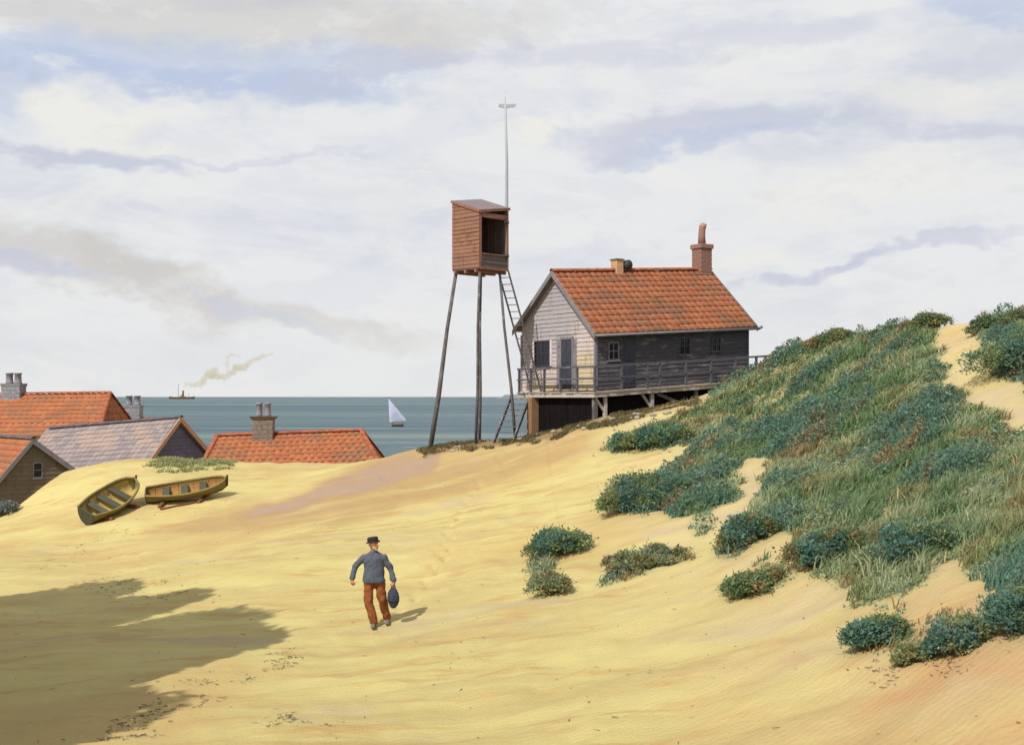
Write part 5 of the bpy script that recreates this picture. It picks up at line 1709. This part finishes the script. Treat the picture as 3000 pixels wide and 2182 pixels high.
def make_grass():
    # tufts on the dune
    N = 1000000
    x = rng.uniform(-2, 34, N); y = rng.uniform(9, 56, N)
    vis = (np.abs(x / y) < 0.47) | ((x / y < 0.95) & (rng.random(N) < 0.4))
    x, y = x[vis], y[vis]
    keep = rng.random(len(x)) < np.clip((15.0 / y) ** 1.1, 0, 1)
    x, y = x[keep], y[keep]
    z = height(x, y)
    g, pale, dirt, tr = masks(x, y, z)
    k = g > 0.5
    k &= rng.random(len(x)) < (0.06 + smooth01(fbm(x * 2.3 + 7, y * 2.0 + 2, 3), 0.36, 0.54)) * (0.3 + 0.7 * edge_in(x, y))
    x, y, z = x[k], y[k], z[k]
    n0 = min(len(x), 41000)
    sel = rng.permutation(len(x))[:n0]
    x, y, z = x[sel], y[sel], z[sel]
    per = 7
    t, o, b = patchy(x, y)
    colr = veg_cols(t, o, b, len(x))
    ed = (rng.random(len(x)) < 0.55 * (1 - smooth01(edge_in(x, y), 0.0, 0.25)))[:, None]
    colr = np.where(ed, np.array((0.25, 0.15, 0.075))[None], colr)
    hgt = (0.09 + 0.30 * smooth01(fbm(x * 1.9 + 4, y * 1.7, 3), 0.30, 0.72)) * (0.55 + 0.45 * edge_in(x, y))
    X = np.repeat(x, per) + rng.normal(0, 0.05, len(x) * per); Y = np.repeat(y, per) + rng.normal(0, 0.05, len(x) * per)
    Zb = np.repeat(z, per)
    C = np.repeat(colr, per, axis=0) * rng.uniform(0.8, 1.2, (len(X), 1))
    H = np.repeat(hgt, per) * rng.uniform(0.35, 1.4, len(X))
    dead = rng.random(len(X)) < 0.06
    C[dead] = STRAW * rng.uniform(0.7, 1.2, (dead.sum(), 1))
    W = (0.004 + 0.00042 * Y) * rng.uniform(0.7, 1.3, len(X))
    v, f, c = blades(X, Y, Zb, H, W, C, (0.45, 0.15), spread=0.6)
    me = array_mesh('dune_grass', v, f, M['leaf'], c)
    ob = bpy.data.objects.new('dune_grass', me); col.objects.link(ob)
    tag(ob, 'rough grey green grass covering the dune to the right of the hut', 'grass', None, 'stuff')
    # low scrub in the dark streaks
    N = 2200000
    x = rng.uniform(0, 34, N); y = rng.uniform(9, 56, N)
    vis = (np.abs(x / y) < 0.47) | ((x / y < 0.95) & (rng.random(N) < 0.4)); x, y = x[vis], y[vis]
    keep = rng.random(len(x)) < np.clip((18.0 / y) ** 0.8, 0, 1); x, y = x[keep], y[keep]
    t, o, b = patchy(x, y)
    k = rng.random(len(x)) < (0.45 + 0.55 * smooth01(t, 0.46, 0.58)) * (0.25 + 0.75 * edge_in(x, y)); x, y, t, o, b = x[k], y[k], t[k], o[k], b[k]
    z = height(x, y)
    g, *_ = masks(x, y, z)
    k = g > 0.5
    x, y, z, t, o, b = x[k], y[k], z[k], t[k], o[k], b[k]
    n0 = min(len(x), 330000); sel = rng.permutation(len(x))[:n0]
    x, y, z, t, o, b = x[sel], y[sel], z[sel], t[sel], o[sel], b[sel]
    dome = (smooth01(t, 0.42, 0.66) * (0.12 + 0.38 * smooth01(fbm(x * 1.6 + 2, y * 1.6 + 8, 3), 0.35, 0.65)) + 0.10) * (0.12 + 0.88 * edge_in(x, y))
    pos = np.stack([x, y, z + dome * (0.25 + 0.75 * rng.random(len(x)) ** 0.45)], -1)
    tj = t + rng.normal(0, 0.035, len(x))
    C = veg_cols(tj, o, b, len(x)) * rng.uniform(0.75, 1.3, (len(x), 1))
    v, f, c = leaves(pos, (0.030 + 0.0012 * y) * rng.uniform(0.5, 1.6, len(y)), C, 0.5)
    me = array_mesh('dune_scrub', v, f, M['leaf'], c)
    ob = bpy.data.objects.new('dune_scrub', me); col.objects.link(ob)
    tag(ob, 'low blue green scrub growing in streaks up the dune', 'scrub', None, 'stuff')
    # sparse pale grass by the roofs, rough turf under the tower
    N = 60000
    x = rng.uniform(-18, 7, N); y = rng.uniform(40, 57, N)
    z = height(x, y)
    g, pale, dirt, tr = masks(x, y, z)
    yc = np.interp(x, CRX, CRY)
    for (mk, cc, nm, lb, hh) in ((pale > 0.5, np.array((0.30, 0.31, 0.15)), 'pale_grass', 'patch of pale green grass on the sand between the boats and the roofs', 0.16), ((dirt > 0.5) & (y < yc + 0.5), np.array((0.15, 0.125, 0.06)), 'rough_turf', 'strip of brown turf along the brow under the tower and deck', 0.13)):
        i = np.nonzero(mk)[0]
        i = i[rng.random(len(i)) < smooth01(fbm(x[i] * 1.2, y[i] * 1.2, 3), 0.35, 0.55)]
        per = 6
        X = np.repeat(x[i], per) + rng.normal(0, 0.06, len(i) * per); Y = np.repeat(y[i], per) + rng.normal(0, 0.06, len(i) * per); Zb = np.repeat(z[i], per)
        C = cc[None] * rng.uniform(0.65, 1.35, (len(X), 1)) + rng.normal(0, 0.008, (len(X), 3))
        v, f, c = blades(X, Y, Zb, hh * rng.uniform(0.4, 1.2, len(X)), 0.02 * rng.uniform(0.7, 1.3, len(X)), np.clip(C, 0.01, 1), (0.3, 0.1))
        me = array_mesh(nm, v, f, M['leaf'], c)
        ob = bpy.data.objects.new(nm, me); col.objects.link(ob)
        tag(ob, lb, 'grass', None, 'stuff')


make_grass()


def shrub(label, u, v, wpx, hpx, cols, n=5200, tilt=0.0, seed=0):
    r = np.random.default_rng(100 + seed)
    p = hit(u, v)
    s = p.y / F
    W = wpx * s; Hh = hpx * s * 0.85
    root = empty('dune_shrub', p)
    tag(root, label, 'shrub', 'shrubs on the dune')
    nl = 9
    cs, rs = [], []
    for i in range(nl):
        t = (i + 0.5) / nl - 0.5
        cx = t * W * 0.8 + r.normal(0, 0.04 * W); cy = r.normal(0, 0.16 * W)
        gz = hz(p.x + cx, p.y + cy) - p.z
        rad = Hh * r.uniform(0.38, 0.62) * (1 - 0.9 * t * t)
        cs.append((cx, cy, gz + rad * 0.75)); rs.append(rad)
    # stems
    m = MB()
    for i in range(nl):
        c = Vector(cs[i])
        a = Vector((c.x * 0.55, c.y * 0.55, 0)); a.z = hz(p.x + a.x, p.y + a.y) - p.z - 0.06
        m.tube([a, a.lerp(c, 0.6) + Vector((0, 0, 0.03)), c + Vector((0, 0, rs[i] * 0.3))], [0.02, 0.014, 0.006], 5)
    for i in range(26):
        c = Vector(cs[i % nl]); q = rs[i % nl]
        d_ = Vector(r.normal(size=3)); d_.z = abs(d_.z) + 0.3; d_.normalize()
        e_ = c + Vector((d_.x * 1.4, d_.y * 1.2, d_.z)) * q * r.uniform(0.9, 1.35)
        m.tube([c, c.lerp(e_, 0.6) + Vector((0, 0, 0.02)), e_], [0.012, 0.008, 0.003], 4)
    m.build('stems', M['bark'], root, True)
    P_, O_, K_ = [], [], []
    for i in range(nl):
        k = int(n * rs[i] ** 2 / sum(q * q for q in rs))
        d = r.normal(size=(k, 3)); d /= np.linalg.norm(d, axis=1)[:, None]
        d[:, 2] = np.where(d[:, 2] < -0.5, -d[:, 2], d[:, 2])
        lump = 0.72 + 0.5 * fbm(d[:, 0] * 2.2 + i * 7 + 20, d[:, 1] * 2.2 + d[:, 2] * 2.2 + 20, 3)
        rad = rs[i] * lump * r.uniform(0.3, 1.0, k) ** 0.5 * np.where(r.random(k) < 0.12, r.uniform(1.0, 1.45, k), 1.0)
        sc = np.array([1.35, 1.2, 0.85])
        P_.append(np.array(cs[i]) + d * rad[:, None] * sc); O_.append(d); K_.append(np.full(k, i))
    P_ = np.concatenate(P_); O_ = np.concatenate(O_); K_ = np.concatenate(K_)
    g = height(p.x + P_[:, 0], p.y + P_[:, 1]) - p.z
    P_[:, 2] = np.maximum(P_[:, 2], g + 0.01)
    ci = fbm(P_[:, 0] * 3.0 + 9, P_[:, 1] * 3.0 + P_[:, 2] * 3 + 4, 3)
    A, B, C3 = [np.array(q) for q in cols]
    C = A + (B - A) * smooth01(ci, 0.38, 0.56)[:, None]
    C = C + (C3 - C) * (smooth01(ci, 0.56, 0.68) * 0.7)[:, None]
    br = smooth01(r.random(len(P_)), 0.9, 0.95)[:, None]
    C = C + (C3 - C) * br
    C = C * r.uniform(0.7, 1.35, (len(C), 1))
    vv, ff, cc = leaves(P_, (0.024 + 0.0011 * p.y) * r.uniform(0.5, 1.7, len(P_)), C, 0.3, r, 0.5, O_)
    me = array_mesh('foliage', vv, ff, M['leaf'], cc)
    o = bpy.data.objects.new('foliage', me); col.objects.link(o); o.parent = root


SH = [
    ('round blue green bush standing alone on the open sand', 1628, 1625, 160, 95, (TEAL, GREEN, OLIVE)),
    ('small ragged pale green plant below the round lone bush', 1612, 1735, 95, 80, (SAGE, OLIVE, BROWN)),
    ('long low olive shrub in a thin strip across the sand', 1880, 1668, 250, 62, (OLIVE, SAGE, BROWN)),
    ('olive and rusty low bush at the foot of the dune, middle of the slope', 2205, 1728, 190, 85, (GREEN, OLIVE, BROWN)),
    ('dense blue green bush at the low front edge of the scrub', 2565, 1890, 165, 115, (TEAL, GREEN, OLIVE)),
    ('small olive bush between the two front blue green bushes', 2680, 1935, 110, 70, (OLIVE, SAGE, BROWN)),
    ('tall blue green bush beside the bare sand hollow at lower right', 2795, 1905, 130, 140, (TEAL, OLIVE, SAGE)),
    ('dark bush cut by the right edge low on the dune', 2985, 1840, 140, 170, (TEAL, GREEN, OLIVE)),
    ('blue green bush at the left tip of the scrub, midway up', 1870, 1490, 260, 120, (TEAL, GREEN, OLIVE)),
    ('blue green bush at the brow just below the deck', 1910, 1310, 250, 85, (TEAL, GREEN, OLIVE)),
    ('rounded green bush on the skyline right of the hut', 2430, 1010, 130, 55, (GREEN, OLIVE, BROWN)),
    ('low brown green bush on the skyline further right', 2590, 990, 170, 45, (GREEN, BROWN, OLIVE)),
    ('green bush on the skyline left of the sandy path', 2715, 965, 120, 60, (GREEN, OLIVE, BROWN)),
    ('large dark blue bush on the right of the sandy path', 2975, 1085, 190, 140, (TEAL, GREEN, OLIVE)),
    ('spreading green bush at the skyline by the right edge', 2930, 960, 190, 60, (GREEN, OLIVE, DARK)),
    ('blue green bush at the scrub edge above the pale sand tongue', 2190, 1590, 180, 110, (TEAL, GREEN, BROWN)),
    ('blue green bush above the rusty low bush, on the slope', 2420, 1645, 200, 120, (TEAL, GREEN, BROWN)),
    ('broad teal bush in the middle of the scrub above the front bushes', 2660, 1640, 260, 130, (TEAL, GREEN, SAGE)),
]
for i, (lb, u, v, w, h, c) in enumerate(SH):
    shrub(lb, u, v, w, h, c, int(4200 + w * h * 0.26), seed=i)
shrub('dusky blue plant at the left edge below the brown gable', 10, 1490, 75, 55, (np.array((0.16, 0.18, 0.21)), np.array((0.11, 0.13, 0.16)), SAGE), 2200, seed=77)


# trees that stand to the left of the view and throw the broad shade on the sand
def tree(label, x, y, hgt, crown_r, crown_h, seed):
    r = np.random.default_rng(500 + seed); rr_ = random.Random(seed)
    gz = hz(x, y)
    root = empty('broad_tree', (x, y, gz))
    tag(root, label, 'tree', 'trees left of the view')
    m = MB()
    m.tube([(0, 0, -0.3), (0.05, 0.02, hgt * 0.25), (0.15, 0.05, hgt * 0.5), (0.1, 0, hgt * 0.8)], [0.26, 0.2, 0.14, 0.05], 10)
    for k in range(7):
        a = k * 0.9 + seed; z0 = hgt * (0.3 + 0.06 * k)
        m.tube([(0.1, 0.03, z0), (math.cos(a) * crown_r * 0.4, math.sin(a) * crown_r * 0.4, z0 + hgt * 0.12), (math.cos(a) * crown_r * 0.8, math.sin(a) * crown_r * 0.8, z0 + hgt * 0.2)], [0.09, 0.06, 0.02], 6)
    m.build('trunk', M['bark'], root, True)
    P_ = []; O_ = []
    for k in range(20):
        a = r.uniform(0, 2 * np.pi); q = r.uniform(0.1, 0.75) * crown_r
        zc = hgt - crown_h * r.uniform(0.25, 0.85)
        c = np.array([math.cos(a) * q, math.sin(a) * q, zc])
        rad = crown_r * r.uniform(0.32, 0.5)
        n = 700
        d = r.normal(size=(n, 3)); d /= np.linalg.norm(d, axis=1)[:, None]
        P_.append(c + d * (rad * r.uniform(0.3, 1.05, n) ** 0.5)[:, None]); O_.append(d)
    P_ = np.concatenate(P_); O_ = np.concatenate(O_)
    C = GREEN[None] * r.uniform(0.6, 1.3, (len(P_), 1))
    vv, ff, cc = leaves(P_, np.full(len(P_), 0.30), C, 0.2, r, 0.7, O_)
    me = array_mesh('crown', vv, ff, M['leaf'], cc)
    o = bpy.data.objects.new('crown', me); col.objects.link(o); o.parent = root


def shade_tree(label, u, v, t, crown_r, crown_h, seed):
    """stand a tree so that the top of its shade reaches the sand seen at (u, v); t = metres back towards the sun"""
    p = hit(u, v)
    x = p.x - math.sin(R(SUN_AZ)) * t; y = p.y - math.cos(R(SUN_AZ)) * t
    top = p.z + t * math.tan(R(SUN_EL))
    tree(label, x, y, top - hz(x, y), crown_r, crown_h, seed)


shade_tree('tall leafy tree left of the view, farther of the group', 470, 1720, 10.5, 2.7, 6.5, 1)
shade_tree('tallest leafy tree left of the view', 880, 1785, 13.4, 2.5, 6.5, 2)
shade_tree('dense leafy tree left of the view between the tallest and the back one', 330, 1780, 9.6, 2.8, 7.0, 8)
shade_tree('leafy tree left of the view in the middle of the group', 620, 1880, 11.2, 2.7, 6.5, 3)
shade_tree('leafy tree at the back of the group left of the view', 230, 1770, 8.2, 2.8, 6.5, 4)
shade_tree('leafy tree left of the view nearest the viewer', 420, 1985, 9.4, 2.6, 7.0, 5)
shade_tree('wide leafy tree left of the view close to the viewer', 220, 1900, 7.6, 2.8, 6.0, 6)
shade_tree('small leafy tree left of the view beside the viewer', 230, 2080, 7.2, 2.4, 6.0, 7)


# ------------------------------------------------------------------ dry stalks and bits blown over the sand
LIT = [[(250, 2150), (480, 1990), (880, 1885), (910, 1930), (620, 2060), (330, 2182)], [(790, 2110), (1130, 2140), (1160, 2182), (740, 2165)], [(100, 1670), (280, 1570), (430, 1500), (400, 1560), (200, 1665)], [(180, 1760), (330, 1690), (560, 1690), (540, 1730), (300, 1760)],
       [(2480, 1960), (2760, 1930), (2900, 1960), (2600, 2030)]]


def make_litter():
    N = 260000
    x = rng.uniform(-17, 8, N); y = rng.uniform(11, 46, N)
    keep = (np.abs(x / y) < 0.45) & (rng.random(N) < np.clip(16 / y, 0, 1)); x, y = x[keep], y[keep]
    z = height(x, y)
    w1 = fbm(x * 1.3, y * 1.0, 3) - 0.5
    u = 1500 + x / y * F + w1 * 180; v = HOR - (z - CZ) / y * F + w1 * 80
    p_ = np.zeros(len(x))
    for q in LIT: p_ = np.maximum(p_, in_poly(u, v, q) * 0.45)
    cl = smooth01(fbm(x * 2.2 + 5, y * 2.2 + 1, 3), 0.45, 0.62)
    k = rng.random(len(x)) < p_ * cl + 0.006 * cl + 0.001
    x, y, z = x[k], y[k], z[k]
    n = len(x)
    a = rng.uniform(0, 2 * np.pi, n); L_ = rng.uniform(0.02, 0.10, n); w = rng.uniform(0.003, 0.009, n)
    d = np.stack([np.cos(a), np.sin(a), rng.normal(0.12, 0.12, n)], -1); sd_ = np.stack([-np.sin(a), np.cos(a), np.zeros(n)], -1)
    c0 = np.stack([x, y, z + 0.012], -1)
    vv = np.empty((n, 6, 3))
    for i, (o, e) in enumerate(((c0 - d * L_[:, None] * 0.5, 1.0), (c0 + d * L_[:, None] * 0.5, 0.5))):
        vv[:, i * 3] = o - sd_ * (w * e)[:, None]; vv[:, i * 3 + 1] = o + sd_ * (w * e)[:, None]; vv[:, i * 3 + 2] = o + np.array([0, 0, 1.0]) * (w * e * 1.5)[:, None]
    b = np.arange(n)[:, None] * 6
    ff = np.concatenate([b + np.array([[0, 3, 5, 2]]), b + np.array([[2, 5, 4, 1]])])
    pal = np.array([(0.13, 0.11, 0.08), (0.20, 0.17, 0.10), (0.09, 0.09, 0.085), (0.30, 0.24, 0.14)])
    C = pal[rng.integers(0, 4, n)] * rng.uniform(0.7, 1.2, (n, 1))
    me = array_mesh('beach_litter', vv.reshape(-1, 3), ff, M['leaf'], np.repeat(C, 6, axis=0))
    ob = bpy.data.objects.new('beach_litter', me); col.objects.link(ob)
    tag(ob, 'dark dry stalks and scraps blown over the sand', 'litter', None, 'stuff')


make_litter()

# ------------------------------------------------------------------ stones along the brow
rs = random.Random(8)
st_me = []
for k in range(3):
    m = MB(); m.ellipsoid((0, 0, 0), (0.1, 0.075, 0.05), 7, 5, 0.2, rs); me = m.mesh('stone', True); me.materials.append(M['stone']); st_me.append(me)
for i in range(26):
    u = rs.uniform(1260, 1980); v = 1318 - (u - 1260) * 0.168 + rs.uniform(-6, 16)
    p = hit(u, v)
    o = bpy.data.objects.new('stone', st_me[i % 3]); col.objects.link(o)
    o.location = p + Vector((0, 0, 0.015)); s_ = rs.uniform(0.6, 1.7); o.scale = (s_, s_, s_); o.rotation_euler = (0, 0, rs.uniform(0, 6))
    tag(o, 'small grey beach stone lying along the brow under the tower and deck', 'stone', 'stones along the brow')


# ------------------------------------------------------------------ ships
def make_sailboat():
    Y = 8 * F / (1249 - HOR)
    p = PX(1165, 1249, Y); s = Y / F
    root = empty('sailing_boat', (p.x, p.y, 0.0), R(8))
    tag(root, 'small sailing boat with one tall pale sail on the sea', 'boat')
    Lh = 3.2; n = 10
    m = MB()
    ring = []
    for i in range(n + 1):
        t = i / n; b = 0.62 * math.sin(math.pi * (0.15 + 0.85 * t)) ** 0.8 if t < 1 else 0.02
        x = (t - 0.5) * Lh; zt = 0.62 + 0.35 * (2 * t - 1) ** 2
        ring.append([(x, -b, zt), (x, -b * 0.75, 0.1), (x, 0, -0.25), (x, b * 0.75, 0.1), (x, b, zt)])
    m.add([q for r_ in ring for q in r_], [(i * 5 + j, i * 5 + j + 1, (i + 1) * 5 + j + 1, (i + 1) * 5 + j) for i in range(n) for j in range(4)] + [(0, 1, 2, 3, 4), tuple(n * 5 + j for j in (4, 3, 2, 1, 0))] + [(i * 5, (i + 1) * 5, (i + 1) * 5 + 4, i * 5 + 4) for i in range(n)])
    m.build('hull', M['hullbrown'], root, True)
    tx = (1138 - 1165) * s; tz = (1249 - 1166) * s
    m = MB(); m.tube([(-1.2, 0, 0.3), (tx * 1.0, 0, tz + 0.1)], [0.07, 0.04], 8); m.build('mast', M['hullbrown'], root, True)
    m = MB(); m.tube([(-1.3, 0, 1.25), ((1190 - 1165) * s, -0.1, 1.4)], [0.05, 0.04], 8); m.build('boom', M['hullbrown'], root, True)
    # sail: bellied triangle with a curved leech, thin cloth
    A = Vector((tx, 0, tz)); B = Vector((-2.2, 0, (1249 - 1236) * s)); C = Vector(((1191 - 1165) * s, 0, (1249 - 1232) * s))
    m = MB(); n = 12
    for off in (0, 0.02):
        for i in range(n + 1):
            for j in range(n + 1):
                t = i / n; w = j / n
                q = A.lerp(B, t).lerp(A.lerp(C, t), w)
                bulge = 0.5 * math.sin(math.pi * w) * math.sin(math.pi * min(1, t)) + 0.1 * t
                q = q + Vector((0.12 * math.sin(math.pi * t) * w, -bulge + off, 0))
                m.v.append(q)
    k = (n + 1) ** 2
    for o_ in (0, k):
        for i in range(n):
            for j in range(n):
                a = o_ + i * (n + 1) + j; m.f.append((a, a + 1, a + n + 2, a + n + 1))
    o = m.build('sail', M['sail'], root, True)
    m = MB(); m.tube([A, A.lerp(C, 0.5) + Vector((0.1, -0.2, 0)), C], 0.015, 5); m.build('rope', M['hullbrown'], root)


make_sailboat()


def make_steamer():
    Y = 4300.0; s = Y / F
    p = PX(533, 1168, Y)
    root = empty('steamer', (p.x, p.y, 0.0), R(4))
    tag(root, 'distant brown steamer trailing smoke on the horizon', 'ship')
    L_ = 74 * s; n = 16
    m = MB(); ring = []
    for i in range(n + 1):
        t = i / n; b = 6.0 * (1 - abs(2 * t - 1) ** 4) + 0.3
        x = (t - 0.5) * L_; zt = 6.0 + 3.6 * abs(2 * t - 1) ** 2.5
        ring.append([(x, -b, zt), (x, -b * 0.85, 0.5), (x, 0, -2), (x, b * 0.85, 0.5), (x, b, zt)])
    m.add([q for r_ in ring for q in r_], [(i * 5 + j, i * 5 + j + 1, (i + 1) * 5 + j + 1, (i + 1) * 5 + j) for i in range(n) for j in range(4)] + [(0, 1, 2, 3, 4), tuple(n * 5 + j for j in (4, 3, 2, 1, 0))] + [(i * 5, (i + 1) * 5, (i + 1) * 5 + 4, i * 5 + 4) for i in range(n)])
    m.build('hull', M['ship'], root)
    m = MB(); m.box(-8, 14, -3.5, 3.5, 5.5, 9.5); m.box(-6, 2, -3, 3, 9.501, 12); m.build('deckhouse', M['funnel'], root)
    m = MB(); m.tube([(3, 0, 9), (4.2, 0, 30)], [3.6, 3.4], 14); m.build('funnel', M['funnel'], root, True)
    m = MB(); m.tube([(-13, 0, 5), (-12, 0, 53)], [0.9, 0.5], 8); m.bar((-15.5, 0, 36), (-9, 0, 36), 0.5, 0.5); m.build('mast', M['ship'], root)
    m = MB(); m.tube([(24, 0, 5), (24.5, 0, 22)], [0.7, 0.4], 8); m.build('mast', M['ship'], root)
    # smoke: a chain of billows drifting down wind
    r = random.Random(12)
    path = [(540, 1132), (548, 1122), (562, 1127), (585, 1126), (600, 1112), (612, 1098), (625, 1088), (632, 1104), (645, 1100), (660, 1108), (675, 1092), (690, 1080), (702, 1076), (715, 1078), (730, 1062), (745, 1054), (757, 1050), (772, 1042), (790, 1040), (800, 1036)]
    rad = [4, 6, 7, 9, 11, 12, 12, 11, 10, 8, 10, 11, 11, 9, 8, 8, 8, 7, 6, 4]
    path += [(668, 1086), (664, 1072), (662, 1060), (666, 1048), (676, 1042), (688, 1040), (700, 1042)]
    rad += [7, 7, 8, 8, 8, 7, 5]
    m = MB()
    chain = [((a_[0] + (b_[0] - a_[0]) * t_, a_[1] + (b_[1] - a_[1]) * t_), (p_ + (q_ - p_) * t_) * 1.0) for a_, b_, p_, q_ in zip(path[:19], path[1:20], rad[:19], rad[1:20]) for t_ in (0, 0.33, 0.66)] + list(zip(path[20:], rad[20:]))
    for (u, v), q in chain:
        c = PX(u, v, Y + 10)
        for k in range(4):
            o = Vector((r.uniform(-0.6, 0.6), r.uniform(-0.8, 0.8), r.uniform(-0.5, 0.5))) * q * s
            w = q * s * r.uniform(0.5, 1.0)
            m.ellipsoid(c + o, (w, w, w * 0.9), 10, 7)
    vm = bpy.data.materials.new('yellow grey smoke'); vm.use_nodes = True
    nt = vm.node_tree; nt.nodes.remove(nt.nodes['Principled BSDF'])
    pv = nt.nodes.new('ShaderNodeVolumePrincipled'); pv.inputs['Color'].default_value = (0.72, 0.60, 0.28, 1); pv.inputs['Anisotropy'].default_value = 0.1
    pv.inputs['Density'].default_value = 0.02
    nt.links.new(pv.outputs[0], nt.nodes['Material Output'].inputs['Volume'])
    o = fuse('smoke', m, 1.8, vm, None, 2)
    tag(o, 'yellow grey smoke drifting right from the steamer', 'smoke', None, 'stuff')


make_steamer()
